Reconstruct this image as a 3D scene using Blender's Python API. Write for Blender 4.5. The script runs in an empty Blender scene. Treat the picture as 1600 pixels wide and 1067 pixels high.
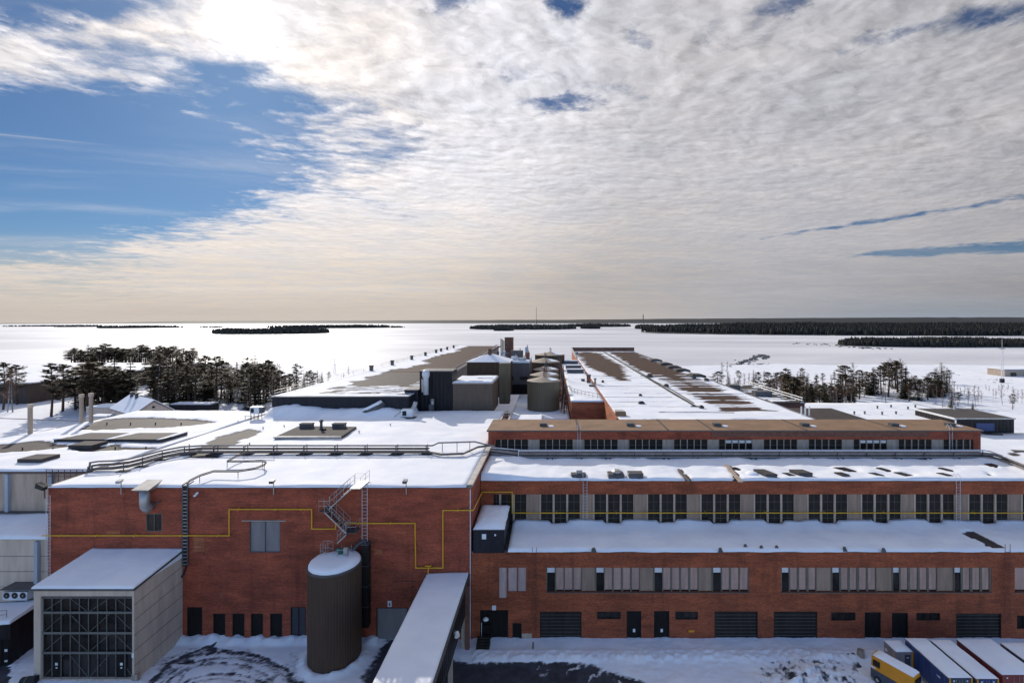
import bpy, math, random
from mathutils import Vector, noise
R = math.radians
random.seed(7)
K = 1.4                      # metres per layout unit
F, VX, VY, H = 750.0, 862.0, 502.0, 28.0
GZ = -0.5                    # yard level

sc = bpy.context.scene
col = sc.collection
# ------------------------------------------------------------------ camera
cam = bpy.data.cameras.new('camera')
co = bpy.data.objects.new('camera', cam); col.objects.link(co)
cam.sensor_width = 36; cam.lens = F / 1600 * 36
cam.shift_x = -(VX - 800) / 1600; cam.shift_y = -(533.5 - VY) / 1600
cam.clip_start = 0.5; cam.clip_end = 200000
co.location = (0, 0, H * K); co.rotation_euler = (R(90), 0, 0)
sc.camera = co
sc.view_settings.view_transform = 'Standard'; sc.view_settings.look = 'None'
sc.view_settings.gamma = 1; sc.view_settings.use_curve_mapping = False
sc.view_settings.exposure = 0.0
sc.cycles.max_bounces = 6; sc.cycles.diffuse_bounces = 3; sc.cycles.transparent_max_bounces = 8
sc.cycles.volume_bounces = 0

SUN = Vector((-0.636, 1.0, 0.603)).normalized()
EL = math.asin(SUN.z); AZ = math.atan2(SUN.x, SUN.y)
sun = bpy.data.lights.new('sun', 'SUN'); so = bpy.data.objects.new('sun', sun); col.objects.link(so)
sun.energy = 3.8; sun.angle = R(0.6); sun.color = (1.0, 0.93, 0.84)
so.rotation_euler = (-SUN).to_track_quat('-Z', 'Y').to_euler(); so.location = (-60, 100, 120)

# ------------------------------------------------------------------ node expressions
class E:
    def __init__(s, nt, sock): s.nt, s.s = nt, sock
    def op(s, o, *a, clamp=False):
        n = s.nt.nodes.new('ShaderNodeMath'); n.operation = o; n.use_clamp = clamp
        for i, x in enumerate((s,) + a):
            if isinstance(x, E): s.nt.links.new(x.s, n.inputs[i])
            else: n.inputs[i].default_value = x
        return E(s.nt, n.outputs[0])
    def __add__(s, o): return s.op('ADD', o)
    def __radd__(s, o): return s.op('ADD', o)
    def __sub__(s, o): return s.op('SUBTRACT', o)
    def __rsub__(s, o): return (s * -1.0) + o
    def __mul__(s, o): return s.op('MULTIPLY', o)
    def __rmul__(s, o): return s.op('MULTIPLY', o)
    def __truediv__(s, o): return s.op('DIVIDE', o)
    def max(s, o): return s.op('MAXIMUM', o)
    def min(s, o): return s.op('MINIMUM', o)
    def pow(s, o): return s.op('POWER', o)
    def step(s, a, b, lo=0.0, hi=1.0):
        n = s.nt.nodes.new('ShaderNodeMapRange'); n.interpolation_type = 'SMOOTHSTEP'
        s.nt.links.new(s.s, n.inputs[0])
        n.inputs[1].default_value, n.inputs[2].default_value = (a, b) if a < b else (b, a)
        n.inputs[3].default_value, n.inputs[4].default_value = (lo, hi) if a < b else (hi, lo)
        return E(s.nt, n.outputs[0])
def xyz(nt, v):
    n = nt.nodes.new('ShaderNodeSeparateXYZ'); nt.links.new(v, n.inputs[0])
    return [E(nt, n.outputs[i]) for i in range(3)]
def vec(nt, x, y, z=0.0):
    n = nt.nodes.new('ShaderNodeCombineXYZ')
    for i, a in enumerate((x, y, z)):
        if isinstance(a, E): nt.links.new(a.s, n.inputs[i])
        else: n.inputs[i].default_value = a
    return n.outputs[0]
def noi(nt, v, scale, detail=4, rough=.55, dist=0.0, color=False):
    n = nt.nodes.new('ShaderNodeTexNoise')
    if v is not None: nt.links.new(v, n.inputs['Vector'])
    n.inputs['Scale'].default_value = scale; n.inputs['Detail'].default_value = detail
    n.inputs['Roughness'].default_value = rough; n.inputs['Distortion'].default_value = dist
    return n.outputs['Color'] if color else E(nt, n.outputs[0])
def mix(nt, f, a, b):
    n = nt.nodes.new('ShaderNodeMix'); n.data_type = 'RGBA'
    for sock, x in ((n.inputs[0], f), (n.inputs[6], a), (n.inputs[7], b)):
        if isinstance(x, E): nt.links.new(x.s, sock)
        elif isinstance(x, bpy.types.NodeSocket): nt.links.new(x, sock)
        elif isinstance(x, (int, float)): sock.default_value = x
        else: sock.default_value = (*x, 1) if len(x) == 3 else x
    return n.outputs[2]
def scalec(nt, c, f):
    n = nt.nodes.new('ShaderNodeVectorMath'); n.operation = 'SCALE'
    if isinstance(c, bpy.types.NodeSocket): nt.links.new(c, n.inputs[0])
    else: n.inputs[0].default_value = c
    if isinstance(f, E): nt.links.new(f.s, n.inputs['Scale'])
    else: n.inputs['Scale'].default_value = f
    return n.outputs[0]
def mulc(nt, c, k):
    n = nt.nodes.new('ShaderNodeVectorMath'); n.operation = 'MULTIPLY'
    nt.links.new(c, n.inputs[0]); n.inputs[1].default_value = k
    return n.outputs[0]

# ------------------------------------------------------------------ sky
def make_world():
    w = bpy.data.worlds.new('World'); sc.world = w; w.use_nodes = True
    nt = w.node_tree; nt.nodes.clear()
    out = nt.nodes.new('ShaderNodeOutputWorld'); bg = nt.nodes.new('ShaderNodeBackground')
    nt.links.new(bg.outputs[0], out.inputs[0])
    BS = 0.1
    bg.inputs[1].default_value = BS
    sky = nt.nodes.new('ShaderNodeTexSky'); sky.sky_type = 'NISHITA'; sky.sun_disc = False
    sky.sun_elevation = EL; sky.sun_rotation = AZ
    sky.air_density = 1.0; sky.dust_density = 0.3; sky.ozone_density = 3.0
    tc = nt.nodes.new('ShaderNodeTexCoord'); d = tc.outputs['Generated']
    dx, dy, dz = xyz(nt, d)
    dyy = dy.max(0.12)
    gx, gz = dx / dyy, dz / dyy
    den = dz.max(0.0) + 0.05
    u, v = dx / den, dy / den
    wn = xyz(nt, noi(nt, vec(nt, u, v), 0.5, 4, .55, color=True))
    wf = xyz(nt, noi(nt, vec(nt, u, v, 3.0), 3.4, 9, .70, color=True))
    u2, v2 = u + (wn[0] - .5) * .55 + (wf[0] - .5) * .16, v + (wn[1] - .5) * .55 + (wf[1] - .5) * .16
    a = R(-14)
    us, vs = u2 * math.cos(a) - v2 * math.sin(a), u2 * math.sin(a) + v2 * math.cos(a)
    n0 = noi(nt, vec(nt, us * .35, vs, 2.0), .9, 6, .6)
    n1 = noi(nt, vec(nt, us * .7, vs), 2.2, 10, .68)
    def cells(x, y):
        vo = nt.nodes.new('ShaderNodeTexVoronoi'); vo.feature = 'F1'; vo.inputs['Scale'].default_value = 8.0
        vo.inputs['Detail'].default_value = 1.0; vo.inputs['Roughness'].default_value = .5
        vo.normalize = True
        nt.links.new(vec(nt, x * .72, y), vo.inputs['Vector'])
        f = noi(nt, vec(nt, x * .8, y, 5.0), 12.0, 5, .62)
        return (1.0 - E(nt, vo.outputs['Distance'])) * .55 + f * .6
    n2 = cells(us, vs)
    sx, sy = SUN.x / (SUN.z + .05), SUN.y / (SUN.z + .05)
    lx, ly = sx - u, sy - v
    ll = (lx * lx + ly * ly).pow(.5).max(.2)
    ox, oy = lx / ll * .035, ly / ll * .035
    n3 = cells(us + ox * math.cos(a) - oy * math.sin(a), vs + ox * math.sin(a) + oy * math.cos(a))
    relief = n2 - n3
    n2 = n2 - .18
    gxw = gx + (wf[0] - .5) * .22 + (wn[0] - .5) * .22
    gzw = gz + (wf[1] - .5) * .13 + (wn[1] - .5) * .08
    def ell(cx, cz, ax, az, ang=0, lo=1.3, hi=.7, strong=1.0):
        c, s = math.cos(R(ang)), math.sin(R(ang))
        px, pz = gxw - cx, gzw - cz
        ex, ez = (px * c + pz * s) / ax, (pz * c - px * s) / az
        r = (ex * ex + ez * ez).pow(.5)
        return r.step(hi, lo, 1.0, 0.0) * strong
    blue = ell(-1.14, .315, .62, .175, 2, 1.45, .55)
    for p in ((-1.12, .16, .30, .055, -6, 1.6, .1, .72), (-1.0, .06, .3, .04, 0, 1.6, .1, .45), (-1.08, .67, .34, .10, 0, 1.5, .2, .80), (-.62, .43, .30, .12, -28, 1.7, .0, .74), (-.86, .53, .34, .10, -16, 1.6, .0, .50), (-.40, .40, .16, .08, -30, 1.8, .0, .45), (.03, .66, .05, .035, -10, 1.9, .0, .66),
              (.19, .585, .04, .03, 10, 1.8, .0, .52), (.70, .585, .13, .02, 14, 1.9, .0, .50), (-.20, .665, .09, .028, 0, 1.9, .0, .50),
              (.03, .435, .14, .018, 3, 1.6, .1, .5), (.92, .635, .15, .024, 12, 1.9, .0, .48), (.16, .46, .10, .03, -8, 1.6, .1, .30),
              (.5, .665, .12, .022, 16, 1.9, .0, .52), (.36, .60, .14, .06, 0, 1.6, .1, .34), (-.08, .52, .2, .05, 0, 1.6, .1, .22)):
        blue = blue.max(ell(*p))
    def streak(x0, z0, x1, z1, w0, w1, k, wob):
        zz = z0 + (gx - x0) * ((z1 - z0) / (x1 - x0)) + (wf[0] - .5) * wob + (wn[1] - .5) * wob * 1.5
        ww = (w0 + (gx - x0).max(0.0) * ((w1 - w0) / (x1 - x0)))
        return ((gz - zz) / ww).op('ABSOLUTE').step(.1, 1.5, 1.0, 0.0) * gx.step(x0, x0 + .2) * k
    blue = blue.max(streak(.33, .152, .984, .256, .003, .011, .60, .02)).max(streak(.50, .128, .984, .155, .003, .017, .72, .012))
    blue = blue.max(dy.step(.05, -.35) * .75)          # broken sky behind the viewer
    dens = ((1.0 - blue) + (n1 - .5) * 1.0 + (n2 - .5) * .9 - gz.step(.25, .6) * .05).step(.24, .78)
    cirrus = noi(nt, vec(nt, us * .22, vs * .9, 7.0), 1.4, 7, .6, .6).step(.42, .82) * .34
    dens = dens.max(cirrus)
    s = dx * SUN.x + dy * SUN.y + dz * SUN.z
    lum = s.step(-.3, .8, .31, .59) + s.step(.74, .965, 0.0, .17) + s.step(.70, .93, 0.0, .12) + s.step(.95, .993, 0.0, .04) + ((s - 1.0) * 90.0).op('EXPONENT') * .12 + ((s - 1.0) * 1500.0).op('EXPONENT') * 1.3
    bands = noi(nt, vec(nt, gx * 1.1 + gz * 2.0, gz * 26.0, 1.0), 1.0, 6, .62, .4)
    soft = gz.step(.03, .46, .22, 1.0)
    tex = (relief * 1.2 + (n1 - .5) * .42 + (n0 - .5) * .34 + (n2 - .5) * .65) * soft + (bands - .5) * gz.step(.30, .03) * .42 * s.step(.80, .99, 1.0, .8) + 1.0
    lum = lum * tex.max(.5).min(1.35)
    lum = lum * gz.step(-.03, .24, .74, 1.0)
    warm = (s.step(.45, .95) * gz.step(.34, .02)).max(s.step(.93, .996) * .45)
    ccol = mix(nt, warm, (.985, .955, .985), (1.08, .93, .77))
    ccol = mix(nt, (n1 - .5).step(.16, -.14) * .40, ccol, (.76, .82, .95))
    ccol = scalec(nt, ccol, lum * (1 / BS))
    bl = mulc(nt, sky.outputs[0], (.24, .37, .53))
    hz = gz.step(.21, .0) * .85
    hcol = mix(nt, s.step(.25, .85), (.27, .345, .42), (.66, .56, .47))
    bl = mix(nt, hz, bl, scalec(nt, hcol, 1 / BS))
    back = dy.step(.1, -.3)
    bl = mix(nt, back, bl, mulc(nt, sky.outputs[0], (1.85, 2.02, 2.45)))
    fin = mix(nt, dens, bl, ccol)
    low = gz.step(.07, .0) * dy.step(.0, .1) * .7 * bands.step(.25, .75, .55, 1.1)
    fin = mix(nt, low, fin, scalec(nt, hcol, 1 / BS))
    tz = .389 + (gx + 1.15) * (-.098)
    tr = ((gz - tz) / .0022).op('ABSOLUTE').step(.2, 1.2, 1.0, 0.0) * gx.step(-1.1, -.86, 1.0, 0.0) * dy.step(.1, .2) * .30
    fin = mix(nt, tr, fin, (6.0, 6.2, 6.8))
    nt.links.new(fin, bg.inputs[0])
make_world()

# ------------------------------------------------------------------ materials
MATS = {}
def newmat(name):
    m = bpy.data.materials.new(name); m.use_nodes = True
    nt = m.node_tree; b = nt.nodes['Principled BSDF']
    return m, nt, b
def wpos(nt, scale=1 / K):
    g = nt.nodes.new('ShaderNodeNewGeometry')
    return scalec(nt, g.outputs['Position'], scale)
def opos(nt):
    return nt.nodes.new('ShaderNodeTexCoord').outputs['Object']
def bump(nt, b, h, strength=.3, dist=.05):
    n = nt.nodes.new('ShaderNodeBump'); n.inputs['Strength'].default_value = strength
    n.inputs['Distance'].default_value = dist
    nt.links.new(h.s, n.inputs['Height']); nt.links.new(n.outputs[0], b.inputs['Normal'])
def M(name, c, rough=.75, var=.18, scale=1.3, metal=0.0, bmp=0.0, streak=False, spec=None):
    if name in MATS: return MATS[name]
    m, nt, b = newmat(name)
    p = wpos(nt)
    if streak:
        x, y, z = xyz(nt, p); p = vec(nt, x * 2.2, y * 2.2, z * .35)
    n = noi(nt, p, scale, 6, .62)
    k = n.step(.25, .75, 1 - var, 1 + var)
    nt.links.new(scalec(nt, c, k), b.inputs['Base Color'])
    b.inputs['Roughness'].default_value = rough; b.inputs['Metallic'].default_value = metal
    if spec is not None: b.inputs['Specular IOR Level'].default_value = spec
    if bmp: bump(nt, b, noi(nt, p, scale * 6, 4), bmp, .03)
    MATS[name] = m; return m
def brick_mat(name, c1, c2, mort, dirt=.5):
    m, nt, b = newmat(name)
    x, y, z = xyz(nt, wpos(nt))
    t = nt.nodes.new('ShaderNodeTexBrick')
    nt.links.new(vec(nt, x + y, z), t.inputs['Vector'])
    t.inputs['Scale'].default_value = 1.0
    t.inputs['Brick Width'].default_value = .21; t.inputs['Row Height'].default_value = .062
    t.inputs['Mortar Size'].default_value = .006; t.inputs['Bias'].default_value = -.1
    t.inputs['Color1'].default_value = (*c1, 1); t.inputs['Color2'].default_value = (*c2, 1)
    t.inputs['Mortar'].default_value = (*mort, 1)
    big = noi(nt, vec(nt, (x + y) * .35, z * .9), .9, 6, .65)
    rows = noi(nt, vec(nt, (x + y) * .6, z * 9.0), 1.0, 4, .7)
    spots = noi(nt, vec(nt, (x + y) * 3.2, z * 7.0), 1.3, 3, .6)
    k = big.step(.22, .78, 1 - .42 * dirt * 2, 1 + .34 * dirt * 2) * rows.step(.3, .7, .80, 1.2) * spots.step(.3, .72, .82, 1.2)
    # run-off staining in vertical bands
    run = noi(nt, vec(nt, (x + y) * .9, z * .08, 2.0), 1.0, 5, .6).step(.52, .75, 1.0, .60)
    salt = noi(nt, vec(nt, (x + y) * .5, z * .45, 9.0), 1.0, 7, .72).step(.60, .80) * .30
    soot = noi(nt, vec(nt, (x + y) * .22, z * .5, 4.0), 1.0, 5, .65).step(.52, .72) * .45
    bc = mix(nt, salt, scalec(nt, t.outputs[0], k * run), (.40, .24, .17))
    bc = mix(nt, soot, bc, tuple(q * .42 for q in c2))
    nt.links.new(bc, b.inputs['Base Color'])
    b.inputs['Roughness'].default_value = .85
    bump(nt, b, E(nt, t.outputs['Fac']) * -1.0 + spots * .6, .35, .02)
    MATS[name] = m; return m
def rib_mat(name, c, freq, rough=.5, var=.12, depth=.6, metal=0.0, band=0.0):
    m, nt, b = newmat(name)
    x, y, z = xyz(nt, opos(nt))
    at = nt.nodes.new('ShaderNodeAttribute'); at.attribute_name = 'arc'
    wv = ((x + y + E(nt, at.outputs['Fac'])) * (freq / K * 6.283)).op('SINE')
    n = noi(nt, vec(nt, (x + y) * 1.5, z * .2), 1.0, 5, .6)
    k = n.step(.25, .75, 1 - var, 1 + var)
    if band:
        k = k * (z * (1 / (band * K))).op('FRACT').step(.0, .03, .7, 1.0)
    nt.links.new(scalec(nt, c, k), b.inputs['Base Color'])
    b.inputs['Roughness'].default_value = rough; b.inputs['Metallic'].default_value = metal; b.inputs['Specular IOR Level'].default_value = .2
    bump(nt, b, wv, depth, .04)
    MATS[name] = m; return m
def snow_nodes(nt, p):
    """colour and height of packed snow"""
    n = noi(nt, p, .35, 6, .6); f = noi(nt, p, 5.0, 5, .65); g = noi(nt, p, .09, 4, .5)
    c = mix(nt, n.step(.3, .7), (.76, .78, .82), (.87, .87, .87))
    c = mix(nt, g.step(.5, .75) * .5, c, (.68, .69, .72))
    c = mix(nt, f.step(.6, .85) * .35, c, (.60, .60, .62))
    return c, (n * .9 + f * .12)
def snow_mat(name='snow', under=None, uvar=.25, rib=0):
    m, nt, b = newmat(name)
    p = wpos(nt)
    c, h = snow_nodes(nt, p)
    x_, y_, z_ = xyz(nt, p)
    rip = noi(nt, vec(nt, x_ * .5 + y_ * .2, y_ * 2.2, z_), .8, 6, .6, .8)
    c = mix(nt, rip.step(.56, .74) * .30, c, (.66, .68, .73))
    h = h + rip * .7
    b.inputs['Roughness'].default_value = .7
    b.inputs['Specular IOR Level'].default_value = .08
    if under:
        at = nt.nodes.new('ShaderNodeAttribute'); at.attribute_name = 'snow'
        a = E(nt, at.outputs['Fac'])
        x, y, z = xyz(nt, p)
        e = noi(nt, vec(nt, x, y * 1.8), 1.6, 6, .65)
        f = (a + (e - .5) * .55).step(.36, .62)
        un = noi(nt, p, .8, 6, .65)
        uc = scalec(nt, under, un.step(.25, .75, 1 - uvar, 1 + uvar))
        c = mix(nt, f, uc, c)
        h = h + f * .8
    nt.links.new(c, b.inputs['Base Color'])
    bump(nt, b, h, .35, .12)
    MATS[name] = m; return m

brick_mat('brick_red', (.35, .066, .025), (.23, .039, .017), (.29, .10, .055))
brick_mat('brick_rust', (.36, .078, .023), (.22, .043, .014), (.28, .10, .05))
brick_mat('brick_orange', (.42, .125, .036), (.31, .075, .034), (.34, .15, .08))
brick_mat('brick_dark', (.20, .085, .05), (.14, .06, .04), (.18, .10, .07))
snow_mat('snow')
snow_mat('snow_felt', (.074, .062, .055))
snow_mat('snow_brown', (.075, .044, .031))
M('coping', (.42, .38, .33), .6, .2)
M('coping_dark', (.10, .07, .06), .6, .2)
M('felt_tan', (.215, .125, .066), .9, .22, .5, bmp=.2)
M('felt_dark', (.058, .048, .043), .9, .25, .6, bmp=.2)
M('concrete', (.43, .32, .235), .85, .2, .8, bmp=.2, streak=True)
M('concrete_pale', (.53, .415, .32), .85, .16, .7, bmp=.15, streak=True)
M('concrete_grey', (.35, .275, .215), .85, .25, 1.5, bmp=.2, streak=True)
M('concrete_mauve', (.47, .335, .285), .8, .22, 1.2, streak=True)
M('shutter_dark', (.026, .021, .017), .6, .3, 1.0, streak=True, spec=.15)
M('door_black', (.014, .011, .010), .6, .3, 1.0, streak=True, spec=.15)
M('door_blue', (.035, .035, .045), .5, .15)
M('panel_grey', (.20, .18, .175), .5, .12, streak=True)
M('panel_pink', (.43, .265, .205), .7, .2, 1.2, streak=True)
M('panel_white', (.66, .62, .60), .7, .1)
M('frame_olive', (.13, .11, .08), .6, .2)
M('yellow', (.70, .37, .015), .45, .12)
M('steel', (.40, .385, .37), .45, .2, metal=.55)
M('steel_dark', (.085, .08, .08), .5, .25, metal=.2)
M('steel_pale', (.60, .60, .62), .5, .15, metal=.2)
M('pipe_lag', (.24, .22, .21), .45, .25, metal=.45)
M('pipe_brown', (.11, .085, .075), .55, .25)
M('steel_teal', (.14, .135, .115), .5, .2)
M('pilaster_blue', (.34, .37, .41), .6, .1, streak=True)
M('white_paint', (.72, .72, .70), .5, .08)
M('green_paint', (.02, .12, .10), .5, .2)
M('rust', (.16, .065, .04), .8, .3, 2.0)
M('beige_wall', (.52, .42, .34), .85, .12, streak=True)
M('brown_wall', (.075, .052, .04), .85, .25, .3, streak=True)
M('rock', (.09, .085, .08), .9, .4, 1.5)
M('orange_paint', (.68, .27, .01), .35, .10)
M('navy_paint', (.025, .05, .16), .4, .2, streak=True)
M('slate_paint', (.05, .06, .085), .45, .2, streak=True)
M('red_paint', (.22, .035, .03), .45, .25, streak=True)
M('grey_paint', (.28, .24, .23), .5, .2, streak=True)
M('rubber', (.015, .015, .016), .8, .2)
M('lens', (.75, .72, .66), .2, .03)
M('ink', (.03, .03, .035), .6, .05)
rib_mat('rib_brown', (.085, .062, .048), 2.6, .55, .15)
rib_mat('rib_navy', (.020, .020, .026), 1.6, .45, .2)
rib_mat('rib_black', (.016, .014, .015), 1.6, .5, .3)
rib_mat('rib_taupe', (.135, .095, .068), 1.2, .55, .12)
rib_mat('rib_olive', (.14, .11, .065), 1.0, .5, .12)
rib_mat('rib_slate', (.13, .105, .095), .45, .5, .1)
rib_mat('rib_umber', (.085, .048, .03), .9, .55, .2)
rib_mat('slat_grey', (.30, .205, .145), 1.9, .6, .2, .4)
def glass_mat(name, c, rough):
    m, nt, b = newmat(name)
    n = noi(nt, wpos(nt), .9, 4)
    nt.links.new(scalec(nt, c, n.step(.3, .7, .6, 1.5)), b.inputs['Base Color'])
    b.inputs['Roughness'].default_value = rough; b.inputs['Specular IOR Level'].default_value = .3
    bump(nt, b, noi(nt, wpos(nt), .5, 2), .06, .05)
    MATS[name] = m
glass_mat('glass_dark', (.020, .016, .014), .18)
glass_mat('glass_pale', (.30, .30, .32), .2)
def leaf_mat(name, c, var=.4):
    m, nt, b = newmat(name)
    oi = nt.nodes.new('ShaderNodeObjectInfo')
    n = noi(nt, opos(nt), .9, 4)
    k = n.step(.25, .75, 1 - var, 1 + var) * E(nt, oi.outputs['Random']).step(0, 1, .75, 1.3)
    nt.links.new(scalec(nt, c, k), b.inputs['Base Color'])
    b.inputs['Roughness'].default_value = .8; b.inputs['Specular IOR Level'].default_value = .15
    MATS[name] = m
leaf_mat('needles_pine', (.088, .066, .034)); leaf_mat('needles_spruce', (.062, .058, .030))
leaf_mat('bark', (.095, .06, .042)); leaf_mat('birch_bark', (.30, .27, .25)); leaf_mat('twigs', (.15, .085, .06))
leaf_mat('far_forest', (.030, .030, .024))

# ------------------------------------------------------------------ mesh builder
ORG = {}
class MB:
    def __init__(s): s.v, s.f, s.mi, s.att = [], [], [], None
    def q(s, *p, m=0):
        i = len(s.v); s.v += [tuple(a) for a in p]; s.f.append(tuple(range(i, i + len(p)))); s.mi.append(m)
    def box(s, x0, x1, y0, y1, z0, z1, m=0):
        i = len(s.v)
        s.v += [(x0, y0, z0), (x1, y0, z0), (x1, y1, z0), (x0, y1, z0), (x0, y0, z1), (x1, y0, z1), (x1, y1, z1), (x0, y1, z1)]
        for f in ((0, 3, 2, 1), (4, 5, 6, 7), (0, 1, 5, 4), (1, 2, 6, 5), (2, 3, 7, 6), (3, 0, 4, 7)):
            s.f.append(tuple(i + k for k in f)); s.mi.append(m)
        return s
    def hexa(s, b, t, m=0):            # bottom four, top four corners
        i = len(s.v); s.v += [tuple(p) for p in b] + [tuple(p) for p in t]
        for f in ((0, 3, 2, 1), (4, 5, 6, 7), (0, 1, 5, 4), (1, 2, 6, 5), (2, 3, 7, 6), (3, 0, 4, 7)):
            s.f.append(tuple(i + k for k in f)); s.mi.append(m)
        return s
    def tube(s, pts, r, n=6, m=0, cap=True, r1=None):
        pts = [Vector(p) for p in pts]; rings = []
        segs = [(q - p).normalized() for p, q in zip(pts, pts[1:])]
        up = Vector((0, 0, 1)) if abs(segs[0].z) < .9 else Vector((0, 1, 0))
        x = segs[0].cross(up).normalized(); y = x.cross(segs[0]).normalized()
        for k, p in enumerate(pts):
            a = segs[max(0, k - 1)]; b = segs[min(k, len(segs) - 1)]
            t = a + b; t = t.normalized() if t.length > 1e-4 else a
            rr = r if r1 is None else r + (r1 - r) * k / (len(pts) - 1)
            i = len(s.v); at_ = max(.35, a.dot(t))
            for j in range(n):
                an = 2 * math.pi * (j + .5) / n
                o = (x * math.cos(an) + y * math.sin(an)) * rr
                s.v.append(tuple(p + o - a * (o.dot(t) / at_)))
            rings.append(i)
            if k and k < len(segs):
                q = a.rotation_difference(b); x = q @ x; y = q @ y
        for a, b in zip(rings, rings[1:]):
            for j in range(n):
                s.f.append((a + j, a + (j + 1) % n, b + (j + 1) % n, b + j)); s.mi.append(m)
        if cap:
            s.f.append(tuple(rings[0] + j for j in reversed(range(n)))); s.mi.append(m)
            s.f.append(tuple(rings[-1] + j for j in range(n))); s.mi.append(m)
        return s
    def lathe(s, cx, cy, prof, n=24, m=0, cap=True):   # prof: (r, z) upward
        rings = []
        for r, z in prof:
            i = len(s.v)
            for j in range(n):
                a = 2 * math.pi * j / n
                s.v.append((cx + r * math.cos(a), cy + r * math.sin(a), z))
            rings.append(i)
        for a, b in zip(rings, rings[1:]):
            for j in range(n):
                s.f.append((a + j, a + (j + 1) % n, b + (j + 1) % n, b + j)); s.mi.append(m)
        if cap:
            s.f.append(tuple(rings[0] + j for j in reversed(range(n)))); s.mi.append(m)
            s.f.append(tuple(rings[-1] + j for j in range(n))); s.mi.append(m)
        return s
    def wall(s, x0, x1, z0, z1, y, holes, d=.16, m=0):  # front face in plane y, looking to -Y, holes with reveals
        xs = sorted({x0, x1, *[h[0] for h in holes], *[h[1] for h in holes]}); xs = [a for a in xs if x0 <= a <= x1]
        zs = sorted({z0, z1, *[h[2] for h in holes], *[h[3] for h in holes]}); zs = [a for a in zs if z0 <= a <= z1]
        for a, b in zip(xs, xs[1:]):
            run = None
            for c, e in zip(zs, zs[1:]):
                mx, mz = (a + b) / 2, (c + e) / 2
                if any(h[0] < mx < h[1] and h[2] < mz < h[3] for h in holes): continue
                s.q((a, y, c), (b, y, c), (b, y, e), (a, y, e), m=m)
        for h in holes:
            a, b, c, e = h[:4]
            s.q((a, y, c), (a, y + d, c), (b, y + d, c), (b, y, c), m=m); s.q((a, y, e), (b, y, e), (b, y + d, e), (a, y + d, e), m=m)
            s.q((a, y, c), (a, y, e), (a, y + d, e), (a, y + d, c), m=m); s.q((b, y, c), (b, y + d, c), (b, y + d, e), (b, y, e), m=m)
        return s
    def build(s, name, mats, parent=None, org=None, smooth=False, arc=None):
        me = bpy.data.meshes.new(name)
        o = Vector(org) if org is not None else (ORG[parent.name] if parent is not None else Vector((0, 0, 0)))
        me.from_pydata([tuple((Vector(p) - o) * K) for p in s.v], [], s.f)
        if not isinstance(mats, (list, tuple)): mats = [mats]
        for mm in mats: me.materials.append(MATS[mm])
        if len(mats) > 1: me.polygons.foreach_set('material_index', s.mi)
        if smooth: me.polygons.foreach_set('use_smooth', [True] * len(me.polygons))
        if s.att:
            at = me.attributes.new('snow', 'FLOAT', 'POINT'); at.data.foreach_set('value', s.att)
        if arc:
            at = me.attributes.new('arc', 'FLOAT', 'POINT'); at.data.foreach_set('value', [arc(p) * K for p in s.v])
        me.update()
        ob = bpy.data.objects.new(name, me); col.objects.link(ob)
        if parent is not None: ob.parent = parent
        else: ob.location = o * K
        ORG[ob.name] = o
        return ob
def tag(o, label, cat, group=None, kind=None):
    o['label'] = label; o['category'] = cat
    if group: o['group'] = group
    if kind: o['kind'] = kind
    return o
def thing(name, label, cat, loc=(0, 0, 0), group=None):
    o = bpy.data.objects.new(name, None); col.objects.link(o)
    o.empty_display_size = .3
    o.location = Vector(loc) * K; ORG[o.name] = Vector(loc)
    return tag(o, label, cat, group)
def dup(root, loc=None, rz=None, label=None, scale=None):
    r = root.copy(); col.objects.link(r); ORG[r.name] = ORG[root.name]
    if loc is not None: r.location = Vector(loc) * K
    if rz is not None: r.rotation_euler.z = rz
    if scale is not None: r.scale = scale
    if label: r['label'] = label
    for ch in list(root.children):
        c = ch.copy(); col.objects.link(c); c.parent = r
        for g in list(ch.children):
            e = g.copy(); col.objects.link(e); e.parent = c
    return r
def struct(ob): ob['kind'] = 'structure'; return ob
ORD = ['leftmost', 'second', 'third', 'fourth', 'fifth', 'sixth', 'seventh', 'eighth', 'ninth', 'tenth', 'eleventh', 'twelfth',
       'thirteenth', 'fourteenth', 'fifteenth', 'sixteenth', 'seventeenth', 'eighteenth', 'nineteenth', 'twentieth']
def nth(i, n, what):
    if i == 0: return 'leftmost of the ' + what
    if i == n - 1: return 'rightmost of the ' + what
    return ORD[i] + ' from the left of the ' + what
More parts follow.
